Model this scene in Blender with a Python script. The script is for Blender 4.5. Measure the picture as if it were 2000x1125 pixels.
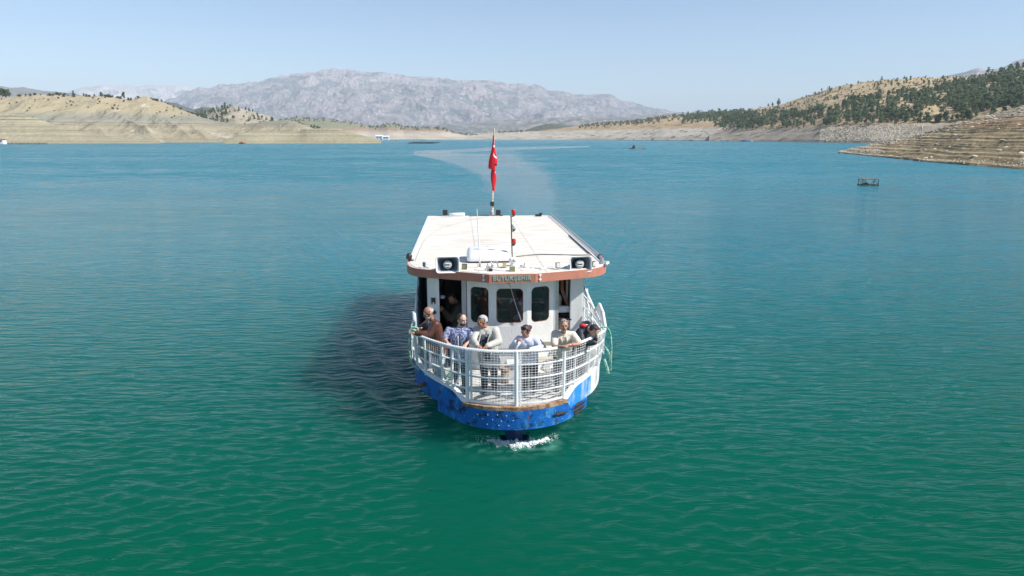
import bpy, math, random
import numpy as np
from mathutils import Vector, Matrix

# ------------------------------------------------------------------ camera, world, sun, exposure
for o in list(bpy.data.objects): bpy.data.objects.remove(o)
S = bpy.context.scene
COL = S.collection
R = math.radians
F = 1333.0; HOR = 268.0; H = 5.9
PITCH = math.atan((562.5-HOR)/F)
PSI = R(4.3)                      # heading of the ferry
random.seed(7)

cam = bpy.data.cameras.new('camera'); co = bpy.data.objects.new('camera', cam); COL.objects.link(co)
cam.sensor_width = 36; cam.lens = 36*F/2000; cam.clip_start = 0.1; cam.clip_end = 60000
co.location = (0, 0, H); co.rotation_euler = (R(90)-PITCH, 0, 0); S.camera = co
S.render.resolution_x = 1024; S.render.resolution_y = 576

SUN_EL = R(45); SUN_ROT = R(107.7)
w = bpy.data.worlds.new('World'); S.world = w; w.use_nodes = True
nt = w.node_tree; nt.nodes.clear()
sky = nt.nodes.new('ShaderNodeTexSky'); sky.sky_type = 'NISHITA'; sky.sun_disc = False
sky.sun_elevation = SUN_EL; sky.sun_rotation = SUN_ROT; sky.altitude = 900
sky.air_density = 1.0; sky.dust_density = 0.15; sky.ozone_density = 3.0
bg = nt.nodes.new('ShaderNodeBackground'); bg.inputs[1].default_value = 0.10
out = nt.nodes.new('ShaderNodeOutputWorld')
nt.links.new(sky.outputs[0], bg.inputs[0]); nt.links.new(bg.outputs[0], out.inputs[0])
sl = bpy.data.lights.new('sun', 'SUN'); sl.energy = 5.0; sl.angle = R(0.5); sl.color = (1.0, 0.955, 0.89)
so = bpy.data.objects.new('sun', sl); COL.objects.link(so)
SD = Vector((math.sin(SUN_ROT)*math.cos(SUN_EL), math.cos(SUN_ROT)*math.cos(SUN_EL), math.sin(SUN_EL)))
so.rotation_euler = SD.to_track_quat('Z', 'Y').to_euler(); so.location = (30, -20, 60)
S.view_settings.view_transform = 'Standard'; S.view_settings.look = 'None'
S.view_settings.exposure = 0.62; S.view_settings.gamma = 1; S.view_settings.use_curve_mapping = False
S.render.engine = 'CYCLES'
S.cycles.volume_bounces = 0; S.cycles.max_bounces = 8; S.cycles.transparent_max_bounces = 12

# ------------------------------------------------------------------ placing helpers (metric positions worked out from sight lines)
def ray(x, y):
    a = (x-1000)/F; b = -(y-562.5)/F
    return (a, math.cos(PITCH)+b*math.sin(PITCH), -math.sin(PITCH)+b*math.cos(PITCH))
def at_z(x, y, z):
    r = ray(x, y); t = (z-H)/r[2]; return Vector((r[0]*t, r[1]*t, z))
def at_y(x, y, Y):
    r = ray(x, y); t = Y/r[1]; return Vector((r[0]*t, Y, H+r[2]*t))
BO = Vector((0.088, 12.252, 0.0))         # bow of the ferry on the water
CP, SP = math.cos(PSI), math.sin(PSI)
def loc(P): dx = P[0]-BO.x; dy = P[1]-BO.y; return Vector((dx*CP+dy*SP, -dx*SP+dy*CP, P[2]))
def wor(P): return Vector((BO.x+P[0]*CP-P[1]*SP, BO.y+P[0]*SP+P[1]*CP, P[2]))
def B(x, y, v):                            # boat coordinates (across, aft, up) of a sight line at a distance v aft of the bow
    r = ray(x, y); den = -r[0]*SP+r[1]*CP; num = v+(-BO.x*SP+BO.y*CP)
    t = num/den; return loc(Vector((r[0]*t, r[1]*t, H+r[2]*t)))
def Bz(x, y, z): return loc(at_z(x, y, z))

# ------------------------------------------------------------------ materials
def newmat(name):
    m = bpy.data.materials.new(name); m.use_nodes = True
    return m, m.node_tree, m.node_tree.nodes['Principled BSDF']
def paint(name, col, rough=0.5, dirt=None, amt=0.35, scale=3.0, stretch=(1,1,1), bump=0.0, bscale=40, metal=0.0, spec=0.5, sharp=0.12, mid=0.55, layers=()):
    m, t, p = newmat(name); N = t.nodes; L = t.links
    p.inputs['Roughness'].default_value = rough; p.inputs['Metallic'].default_value = metal
    p.inputs['Specular IOR Level'].default_value = spec
    tc = N.new('ShaderNodeTexCoord'); mp = N.new('ShaderNodeMapping'); mp.inputs['Scale'].default_value = stretch
    L.new(tc.outputs['Object'], mp.inputs[0])
    if dirt is None: dirt = tuple(c*0.72 for c in col)
    nz = N.new('ShaderNodeTexNoise'); nz.inputs['Scale'].default_value = scale; nz.inputs['Detail'].default_value = 8; nz.inputs['Roughness'].default_value = 0.65
    L.new(mp.outputs[0], nz.inputs[0])
    rp = N.new('ShaderNodeMapRange'); rp.inputs['From Min'].default_value = mid-sharp; rp.inputs['From Max'].default_value = mid+sharp
    rp.inputs['To Max'].default_value = amt; L.new(nz.outputs[0], rp.inputs[0])
    mx = N.new('ShaderNodeMix'); mx.data_type = 'RGBA'; mx.inputs[6].default_value = (*col, 1); mx.inputs[7].default_value = (*dirt, 1)
    L.new(rp.outputs[0], mx.inputs[0]); cur = mx.outputs[2]
    for i_, (lc, ls, lst, lm, lsh, la) in enumerate(layers):
        m2 = N.new('ShaderNodeMapping'); m2.inputs['Scale'].default_value = lst; m2.inputs['Location'].default_value = (3.1*i_+1,7.7*i_,2.3*i_); L.new(tc.outputs['Object'], m2.inputs[0])
        z2 = N.new('ShaderNodeTexNoise'); z2.inputs['Scale'].default_value = ls; z2.inputs['Detail'].default_value = 7; z2.inputs['Roughness'].default_value = .7; L.new(m2.outputs[0], z2.inputs[0])
        r2 = N.new('ShaderNodeMapRange'); r2.inputs['From Min'].default_value = lm; r2.inputs['From Max'].default_value = lm+lsh; r2.inputs['To Max'].default_value = la; L.new(z2.outputs[0], r2.inputs[0])
        x2 = N.new('ShaderNodeMix'); x2.data_type = 'RGBA'; L.new(r2.outputs[0], x2.inputs[0]); L.new(cur, x2.inputs[6]); x2.inputs[7].default_value = (*lc, 1); cur = x2.outputs[2]
    L.new(cur, p.inputs['Base Color'])
    if bump > 0:
        n2 = N.new('ShaderNodeTexNoise'); n2.inputs['Scale'].default_value = bscale; n2.inputs['Detail'].default_value = 4
        L.new(mp.outputs[0], n2.inputs[0]); b = N.new('ShaderNodeBump'); b.inputs['Strength'].default_value = bump; b.inputs['Distance'].default_value = 0.02
        L.new(n2.outputs[0], b.inputs['Height']); L.new(b.outputs[0], p.inputs['Normal'])
    return m

M = {}
M['white'] = paint('white_paint', (.74,.75,.74), .42, (.55,.50,.43), .5, 2.2, (1,1,.5), .15, 30, layers=[((.30,.17,.09), 7, (2.5,2.5,.3), .66, .04, .7)])
M['white_rail'] = paint('rail_white_paint', (.76,.77,.77), .45, (.45,.34,.25), .6, 9, mid=.66, sharp=.05)
M['roofwhite'] = paint('roof_paint', (.75,.735,.685), .5, (.54,.46,.34), .75, 1.3, (.8,4.5,1), .1, 12, mid=.50, sharp=.16, layers=[((.40,.28,.17), 5, (.5,3,1), .64, .06, .6), ((.45,.44,.42), .7, (1,1,1), .52, .2, .35)])
M['net'] = paint('net_cord', (.72,.73,.73), .8, (.5,.48,.45), .5, 12)
M['fascia'] = paint('oxide_red_paint', (.50,.20,.135), .5, (.38,.14,.10), .6, 5, bump=.1)
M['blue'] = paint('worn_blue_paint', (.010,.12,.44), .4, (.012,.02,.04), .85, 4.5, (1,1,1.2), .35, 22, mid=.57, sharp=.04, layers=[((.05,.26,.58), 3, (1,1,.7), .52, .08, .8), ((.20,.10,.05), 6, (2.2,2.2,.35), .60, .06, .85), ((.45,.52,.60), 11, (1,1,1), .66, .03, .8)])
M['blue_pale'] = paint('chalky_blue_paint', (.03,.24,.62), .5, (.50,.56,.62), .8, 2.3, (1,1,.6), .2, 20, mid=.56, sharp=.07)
M['dark_blue'] = paint('dark_blue_paint', (.01,.03,.11), .4)
M['rust'] = paint('rusty_steel', (.42,.30,.19), .7, (.16,.06,.025), .9, 7, bump=.3, mid=.5, sharp=.08)
M['deck'] = paint('deck_paint', (.62,.61,.57), .6, (.30,.25,.20), .7, 3, bump=.2, mid=.55, sharp=.12)
M['black'] = paint('black_plastic', (.02,.02,.022), .4)
M['rubber'] = paint('black_rubber', (.018,.018,.02), .7)
M['grey'] = paint('grey_plastic', (.42,.43,.44), .45)
M['horn_in'] = paint('horn_grey_blue', (.16,.19,.23), .5)
M['plastic'] = paint('white_plastic', (.80,.80,.80), .3, (.7,.68,.62), .4)
M['steel'] = paint('galvanised_steel', (.45,.46,.47), .35, (.3,.27,.24), .5, 8, metal=.6)
M['olive'] = paint('olive_lens', (.22,.22,.09), .15)
M['amber'] = paint('amber_lens', (.55,.42,.12), .15)
M['clear'] = paint('clear_lens', (.62,.62,.60), .1)
M['red_lens'] = paint('red_lens', (.55,.035,.02), .15)
M['wood'] = paint('varnished_wood', (.26,.085,.028), .3, (.10,.03,.01), .7, 5, (8,8,.6), mid=.5)
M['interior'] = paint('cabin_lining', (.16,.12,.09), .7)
M['beige'] = paint('beige_board', (.50,.44,.33), .6, (.38,.32,.23), .5, 3)
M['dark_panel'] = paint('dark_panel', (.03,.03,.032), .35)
M['rope_green'] = paint('green_rope', (.03,.33,.20), .85, (.55,.62,.56), .9, 22, mid=.5, sharp=.05, bump=.4, bscale=80)
M['rope_white'] = paint('white_rope', (.62,.64,.64), .85, (.2,.32,.4), .7, 26, mid=.52, sharp=.06, bump=.4, bscale=80)
M['cable'] = paint('dark_cable', (.05,.05,.05), .6)
M['letter'] = paint('green_grey_letter', (.22,.40,.33), .5, (.4,.45,.42), .6, 20)
M['cloth_blue'] = paint('grey_blue_sheeting', (.30,.36,.46), .8, (.55,.58,.62), .8, 3, (1,1,.3), .3, 9, mid=.5)
M['pole'] = paint('weathered_pole', (.42,.33,.24), .6, (.7,.68,.64), .9, 14, mid=.5, sharp=.06)
M['foam'] = paint('white_foam', (.86,.89,.88), .5)
m, t, p = newmat('window_glass'); M['glass'] = m
p.inputs['Base Color'].default_value = (.012,.014,.016,1); p.inputs['Roughness'].default_value = 0.03; p.inputs['IOR'].default_value = 1.75
p.inputs['Alpha'].default_value = 0.75
# ------------------------------------------------------------------ mesh builder
class MB:
    def __init__(s): s.v = []; s.f = []; s.m = []; s.mi = 0
    def add(s, vs, fs):
        n = len(s.v); s.v += [tuple(x) for x in vs]; s.f += [tuple(i+n for i in f) for f in fs]; s.m += [s.mi]*len(fs); return s
    def box(s, c, d, rot=None):
        x, y, z = d[0]/2, d[1]/2, d[2]/2
        vs = [Vector((a*x, b*y, e*z)) for a in (-1,1) for b in (-1,1) for e in (-1,1)]
        if rot is not None: vs = [rot @ q for q in vs]
        vs = [q+Vector(c) for q in vs]
        return s.add(vs, [(0,1,3,2),(4,6,7,5),(0,4,5,1),(2,3,7,6),(0,2,6,4),(1,5,7,3)])
    def tube(s, pts, r, n=8, cap=True):
        pts = [Vector(q) for q in pts]; rs = r if isinstance(r, (list, tuple)) else [r]*len(pts)
        vs = []; prev = None
        for i, q in enumerate(pts):
            d = (pts[min(i+1, len(pts)-1)]-pts[max(i-1, 0)])
            if d.length < 1e-9: d = Vector((0,0,1))
            d.normalize()
            if prev is None: a = d.orthogonal().normalized()
            else:
                a = prev-d*prev.dot(d)
                a = a.normalized() if a.length > 1e-6 else d.orthogonal().normalized()
            prev = a; b = d.cross(a)
            for k in range(n):
                an = 2*math.pi*k/n; vs.append(q+(a*math.cos(an)+b*math.sin(an))*rs[i])
        fs = [(i*n+k, i*n+(k+1)%n, (i+1)*n+(k+1)%n, (i+1)*n+k) for i in range(len(pts)-1) for k in range(n)]
        if cap: fs += [tuple(range(n-1, -1, -1)), tuple(range((len(pts)-1)*n, len(pts)*n))]
        return s.add(vs, fs)
    def rc(s, a, b, ra, rb, n=12):           # tapered limb with round ends
        a = Vector(a); b = Vector(b); d = b-a
        if d.length < 1e-6: d = Vector((0,0,.001))
        d.normalize(); pts = []; rr = []
        for k in range(5): th = math.pi/2*(1-k/4); pts.append(a-d*ra*math.sin(th)); rr.append(max(ra*math.cos(th), .0005))
        for k in range(5): th = math.pi/2*(k/4); pts.append(b+d*rb*math.sin(th)); rr.append(max(rb*math.cos(th), .0005))
        return s.tube(pts, rr, n)
    def ell(s, c, rad, rot=None, n=14, mrings=9):
        vs = [Vector((0,0,-1))]
        for i in range(1, mrings):
            th = -math.pi/2+math.pi*i/mrings
            for k in range(n):
                a = 2*math.pi*k/n; vs.append(Vector((math.cos(th)*math.cos(a), math.cos(th)*math.sin(a), math.sin(th))))
        vs.append(Vector((0,0,1)))
        vs = [Vector((q.x*rad[0], q.y*rad[1], q.z*rad[2])) for q in vs]
        if rot is not None: vs = [rot @ q for q in vs]
        vs = [q+Vector(c) for q in vs]
        fs = [(0, 1+(k+1)%n, 1+k) for k in range(n)]
        for i in range(mrings-2):
            for k in range(n): fs.append((1+i*n+k, 1+i*n+(k+1)%n, 1+(i+1)*n+(k+1)%n, 1+(i+1)*n+k))
        e = len(vs)-1; b0 = 1+(mrings-2)*n
        fs += [(b0+k, b0+(k+1)%n, e) for k in range(n)]
        return s.add(vs, fs)
    def prism(s, poly, z0, z1):              # poly: (x, y) counter-clockwise
        n = len(poly)
        vs = [(q[0], q[1], z0) for q in poly]+[(q[0], q[1], z1) for q in poly]
        fs = [tuple(range(n-1, -1, -1)), tuple(range(n, 2*n))]+[(k, (k+1)%n, n+(k+1)%n, n+k) for k in range(n)]
        return s.add(vs, fs)
    def loft(s, rings, close=False, caps=False):
        n = len(rings[0]); vs = [q for r_ in rings for q in r_]; fs = []
        for i in range(len(rings)-1):
            for k in range(n if close else n-1):
                fs.append((i*n+k, i*n+(k+1)%n, (i+1)*n+(k+1)%n, (i+1)*n+k))
        if caps: fs += [tuple(range(n-1, -1, -1)), tuple(range((len(rings)-1)*n, len(rings)*n))]
        return s.add(vs, fs)
    def mesh(s, name, mats, smooth=False):
        me = bpy.data.meshes.new(name); me.from_pydata(s.v, [], s.f)
        for mm in (mats if isinstance(mats, (list, tuple)) else [mats]): me.materials.append(mm)
        if any(s.m): me.polygons.foreach_set('material_index', s.m)
        if smooth: me.polygons.foreach_set('use_smooth', [True]*len(s.f))
        me.update(); return me
    def build(s, name, mats, parent=None, smooth=False, bevel=0, seg=2):
        o = bpy.data.objects.new(name, s.mesh(name, mats, smooth)); COL.objects.link(o)
        if parent is not None: o.parent = parent
        if bevel:
            b = o.modifiers.new('bevel', 'BEVEL'); b.width = bevel; b.segments = seg; b.limit_method = 'ANGLE'
        return o
def tag(o, label=None, cat=None, group=None, kind=None):
    if label: o['label'] = label
    if cat: o['category'] = cat
    if group: o['group'] = group
    if kind: o['kind'] = kind
    return o
def thing(name, loc_, rz, label, cat, group=None):
    o = bpy.data.objects.new(name, None); COL.objects.link(o); o.location = loc_; o.rotation_euler = (0,0,rz)
    o.empty_display_size = .2
    return tag(o, label, cat, group)
def interp(pts, x):
    return float(np.interp(x, [q[0] for q in pts], [q[1] for q in pts]))
def smoothpoly(pts, n=4):
    P_ = [Vector(q) for q in pts]; out_ = []
    for i in range(len(P_)-1):
        p0, p1, p2, p3 = P_[max(i-1,0)], P_[i], P_[i+1], P_[min(i+2, len(P_)-1)]
        for k in range(n):
            u = k/n; out_.append(.5*((2*p1)+(p2-p0)*u+(2*p0-5*p1+4*p2-p3)*u*u+(3*p1-p0-3*p2+p3)*u**3))
    out_.append(P_[-1]); return out_

# ------------------------------------------------------------------ numpy noise
_rs = np.random.RandomState(11)
_perm = np.concatenate([_rs.permutation(512)]*3); _g = _rs.rand(512)*2*np.pi; _gx, _gy = np.cos(_g), np.sin(_g)
def pn(x, y):
    xi = np.floor(x).astype(int); yi = np.floor(y).astype(int); xf = x-xi; yf = y-yi; xi &= 511; yi &= 511
    def g(ix, iy, fx, fy):
        h = _perm[_perm[ix & 511]+(iy & 511)]; return _gx[h]*fx+_gy[h]*fy
    u = xf*xf*xf*(xf*(xf*6-15)+10); v = yf*yf*yf*(yf*(yf*6-15)+10)
    a = g(xi, yi, xf, yf); b = g(xi+1, yi, xf-1, yf); c = g(xi, yi+1, xf, yf-1); d = g(xi+1, yi+1, xf-1, yf-1)
    return ((a*(1-u)+b*u)*(1-v)+(c*(1-u)+d*u)*v)*1.5
def fbm(x, y, o=5, gain=.5):
    s = 0; a = 1; t = 0
    for i in range(o): s = s+a*pn(x+17.3*i, y+9.1*i); t += a; a *= gain; x = x*2.03; y = y*2.03
    return s/t
def ridged(x, y, o=5, gain=.5):
    s = 0; a = 1; t = 0
    for i in range(o): s = s+a*(1-2*np.abs(pn(x+5.3*i, y+31.1*i))); t += a; a *= gain; x = x*2.03; y = y*2.03
    return s/t

def gridmesh(name, X, Y, Z, mat, parent=None, smooth=True, attrs=None):
    r, c = X.shape
    me = bpy.data.meshes.new(name); nv = r*c
    me.vertices.add(nv); me.vertices.foreach_set('co', np.stack([X, Y, Z], -1).astype(np.float32).ravel())
    idx = np.arange(nv).reshape(r, c)
    q = np.stack([idx[:-1,:-1], idx[:-1,1:], idx[1:,1:], idx[1:,:-1]], -1).reshape(-1, 4)
    nf = len(q); me.loops.add(nf*4); me.polygons.add(nf)
    me.loops.foreach_set('vertex_index', q.ravel().astype(np.int32))
    me.polygons.foreach_set('loop_start', np.arange(0, nf*4, 4, dtype=np.int32))
    me.polygons.foreach_set('loop_total', np.full(nf, 4, dtype=np.int32))
    me.polygons.foreach_set('use_smooth', np.full(nf, smooth))
    me.materials.append(mat); me.update(calc_edges=True)
    if attrs:
        for k, A in attrs.items():
            at = me.attributes.new(k, 'FLOAT', 'POINT'); at.data.foreach_set('value', A.astype(np.float32).ravel())
    o = bpy.data.objects.new(name, me); COL.objects.link(o)
    if parent is not None: o.parent = parent
    return o

# ================================================================== WATER
m, t, p = newmat('lake_water'); M['water'] = m; N = t.nodes; L = t.links
p.inputs['Roughness'].default_value = 0.035; p.inputs['IOR'].default_value = 1.14
geo = N.new('ShaderNodeNewGeometry')
at = N.new('ShaderNodeAttribute'); at.attribute_name = 'calm'
def noise(scale, stretch, det=3, rot=0.0, rough=.55, dist=0.0):
    mp = N.new('ShaderNodeMapping'); mp.inputs['Scale'].default_value = stretch; mp.inputs['Rotation'].default_value = (0,0,rot)
    L.new(geo.outputs['Position'], mp.inputs[0])
    nz = N.new('ShaderNodeTexNoise'); nz.inputs['Scale'].default_value = scale; nz.inputs['Detail'].default_value = det
    nz.inputs['Roughness'].default_value = rough; nz.inputs['Distortion'].default_value = dist
    L.new(mp.outputs[0], nz.inputs[0]); return nz.outputs[0]
def math_(op, a, b):
    n = N.new('ShaderNodeMath'); n.operation = op
    for i, q in enumerate((a, b)):
        if isinstance(q, (int, float)): n.inputs[i].default_value = q
        else: L.new(q, n.inputs[i])
    return n.outputs[0]
n1 = noise(1.0, (1.1, 4.6, 1), 3, R(6), .5, .5)
n2 = noise(1.0, (.5, 1.3, 1), 3, R(-14), .5)
n3 = noise(1.0, (.10, .30, 1), 3, R(5), .55)
hgt = math_('ADD', math_('MULTIPLY', n1, .20), math_('ADD', math_('MULTIPLY', n2, .15), math_('MULTIPLY', n3, .12)))
calm = math_('SUBTRACT', 1.0, at.outputs['Fac'])
gust = noise(.012, (1, 3.0, 1), 3, 0, .5)
gq = N.new('ShaderNodeMapRange'); gq.inputs['From Min'].default_value = .35; gq.inputs['From Max'].default_value = .65; gq.inputs['To Min'].default_value = .8; gq.inputs['To Max'].default_value = 1.15; L.new(gust, gq.inputs[0]); gr_rough = gq.outputs[0]
gr = N.new('ShaderNodeMapRange'); gr.inputs['From Min'].default_value = .35; gr.inputs['From Max'].default_value = .65
gr.inputs['To Min'].default_value = .6; gr.inputs['To Max'].default_value = 1.15; L.new(gust, gr.inputs[0])
bp = N.new('ShaderNodeBump'); bp.inputs['Distance'].default_value = 1.0
L.new(math_('MULTIPLY', math_('MULTIPLY', calm, gr.outputs[0]), .62), bp.inputs['Strength']); L.new(hgt, bp.inputs['Height'])
L.new(bp.outputs[0], p.inputs['Normal'])
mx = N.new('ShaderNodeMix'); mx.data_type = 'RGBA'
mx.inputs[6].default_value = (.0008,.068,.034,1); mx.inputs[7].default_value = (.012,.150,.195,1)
# green near, bluer farther out: sky reflection painted into the water's base colour
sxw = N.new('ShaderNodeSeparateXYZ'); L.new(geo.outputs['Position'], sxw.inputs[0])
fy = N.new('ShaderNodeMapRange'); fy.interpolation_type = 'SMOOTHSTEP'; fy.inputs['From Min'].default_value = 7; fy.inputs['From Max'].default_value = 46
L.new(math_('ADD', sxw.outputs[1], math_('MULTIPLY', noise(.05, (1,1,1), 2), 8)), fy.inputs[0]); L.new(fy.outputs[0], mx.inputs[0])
p.inputs['Specular Tint'].default_value = (.28,.76,1,1)
# ripples too fine to resolve farther out make the surface rougher there, except in the slicks
ro = N.new('ShaderNodeMapRange'); ro.interpolation_type = 'SMOOTHSTEP'; ro.inputs['From Min'].default_value = 14; ro.inputs['From Max'].default_value = 130; ro.inputs['To Min'].default_value = .035; ro.inputs['To Max'].default_value = .32
L.new(sxw.outputs[1], ro.inputs[0]); cat = noise(1.0, (.16, .8, 1), 4, R(4), .7, .4)
cq = N.new('ShaderNodeMapRange'); cq.inputs['From Min'].default_value = .38; cq.inputs['From Max'].default_value = .62; cq.inputs['To Min'].default_value = .35; cq.inputs['To Max'].default_value = 1.45; L.new(cat, cq.inputs[0])
L.new(math_('MULTIPLY', math_('MULTIPLY', math_('MULTIPLY', calm, ro.outputs[0]), gr_rough), cq.outputs[0]), p.inputs['Roughness'])
ae = N.new('ShaderNodeAttribute'); ae.attribute_name = 'aerated'
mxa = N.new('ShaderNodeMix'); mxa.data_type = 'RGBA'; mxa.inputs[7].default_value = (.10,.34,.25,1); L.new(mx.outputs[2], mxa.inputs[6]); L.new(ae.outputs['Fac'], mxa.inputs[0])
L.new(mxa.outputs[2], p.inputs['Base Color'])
p.subsurface_method = 'BURLEY' if hasattr(p, 'subsurface_method') else None
p.inputs['Subsurface Weight'].default_value = 1.0; p.inputs['Subsurface Radius'].default_value = (.5,1.0,1.0); p.inputs['Subsurface Scale'].default_value = 5.0

rows = [-60,-40,-25,-14,-8,-4,-1,1.5,3.5]
y = 5.0
while y < 70: rows.append(y); y *= 1.0056
while y < 900: rows.append(y); y *= 1.022
while y < 30000: rows.append(y); y *= 1.12
rows = np.array(rows); ncol = 780
s_ = np.linspace(-1, 1, ncol); s_ = .35*s_+.65*s_**3
Wd = 24+1.15*np.maximum(rows, 0)
WX = s_[None,:]*Wd[:,None]; WY = np.repeat(rows[:,None], ncol, 1)
sp = np.maximum(np.gradient(WX, axis=1), np.abs(np.gradient(WY, axis=0)))
WZ = np.zeros_like(WX); rng = np.random.RandomState(3)
for k in range(56):
    wl = .20*(1.09**k) if k < 22 else rng.uniform(.19, .42)
    th = R(90)+rng.normal(0, R(30))+R(4)
    kx, ky = 2*np.pi/wl*np.cos(th), 2*np.pi/wl*np.sin(th)
    amp = .0070*wl**.9*(1.0 if wl < .42 else .22)
    fade = np.clip((wl/sp-3.0)/3.0, 0, 1)
    ph = 1.6*fbm(WX*.25+k, WY*.25, 2)                       # breaks up the crests
    w1 = np.sin(kx*WX+ky*WY+rng.rand()*6.28+ph*2)
    WZ += amp*fade*(w1+.35*(1-2*np.abs(np.sin((kx*WX+ky*WY)/2+ph+k))))
# boat coordinates of the surface
DX = WX-BO.x; DY = WY-BO.y; U = DX*CP+DY*SP; V = -DX*SP+DY*CP
au = np.abs(U)
d = au-1.9-.30*np.clip(V, 0, 60)**.95
env = np.exp(-(d/ (1.1+.05*np.clip(V,0,60)))**2)*np.clip((V-.2)/3, 0, 1)*np.exp(-np.clip(V,0,100)/26)
WZ *= 1.0+.55*fbm(WX*.07, WY*.045, 3)
WZ += .062*env*np.sin(2*np.pi*(au*.93-V*.36)/.85+.9*pn(WX*.3, WY*.3))*(.6+.5*pn(WX*.8+9, WY*.5))
# calm, slightly raised wake behind the ferry, bending away to the left and back
wk = [(45,205,60),(40,132,50),(32,102,56),(-12,71,46),(-62,51,21),(-115,39,11),(-160,33,6.5),(-190,30,4),(-120,27,3.4),(-40,23,3.6),(60,20,2.6),(150,18,1.2)]
QX = WX/np.maximum(WY, 8)*1365; QY = 1365*H/np.maximum(WY, 8)          # bearing and dip of each point of the lake from the landing stage
edge = .30*fbm(WX*.16, WY*.06, 4)+.15*fbm(WX*.02, WY*.012, 3)
best = np.full(WX.shape, 9.0)
for (x0_, y0_, h0_), (x1_, y1_, h1_) in zip(wk[:-1], wk[1:]):
    dx, dy = x1_-x0_, y1_-y0_; tq = np.clip(((QX-x0_)*dx+(QY-y0_)*dy)/(dx*dx+dy*dy), 0, 1)
    best = np.minimum(best, np.hypot(QX-x0_-dx*tq, QY-y0_-dy*tq)/(h0_+(h1_-h0_)*tq))
calmA = np.clip(1.2-best-edge, 0, .45)/.45*np.clip((V-13)/6, 0, 1)
c3 = np.clip((WY-800)/600+.8*fbm(WX*.004, WY*.002, 3), 0, 1)*.35
lee = np.exp(-((WX-45)/22)**2-((WY-600)/160)**2)
bowcalm = np.exp(-(U/2.3)**2)*np.clip((V+7)/5, 0, 1)*np.clip((.8-V), 0, 1)*.55
calmA = np.clip(np.maximum.reduce([calmA*.66, c3, bowcalm]), 0, .95)
WZ *= (1-.8*calmA)
WZ *= np.clip((120-WY)/60, 0, 1)
aer = np.exp(-((U-.05)/.75)**2-((V-.15)/.38)**2)+.55*np.exp(-((au-.9-.25*(V-.2))/.28)**2)*np.clip((V+.1)/.5,0,1)*np.exp(-np.clip(V,0,9)/1.6)
aer = np.clip(aer*(.18+1.9*np.clip(fbm(WX*3.1, WY*4.6, 4), -.1, 1)), 0, .8)
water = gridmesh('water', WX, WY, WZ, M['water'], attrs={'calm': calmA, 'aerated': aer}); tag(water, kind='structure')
lb = MB(); lb.add([(-32000,-200,-14),(32000,-200,-14),(32000,30000,-14),(-32000,30000,-14)], [(0,1,2,3)])
M['mud'] = paint('lake_bed_mud', (.16,.14,.10), .9)
tag(lb.build('lake_bed', M['mud']), kind='structure')

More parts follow.
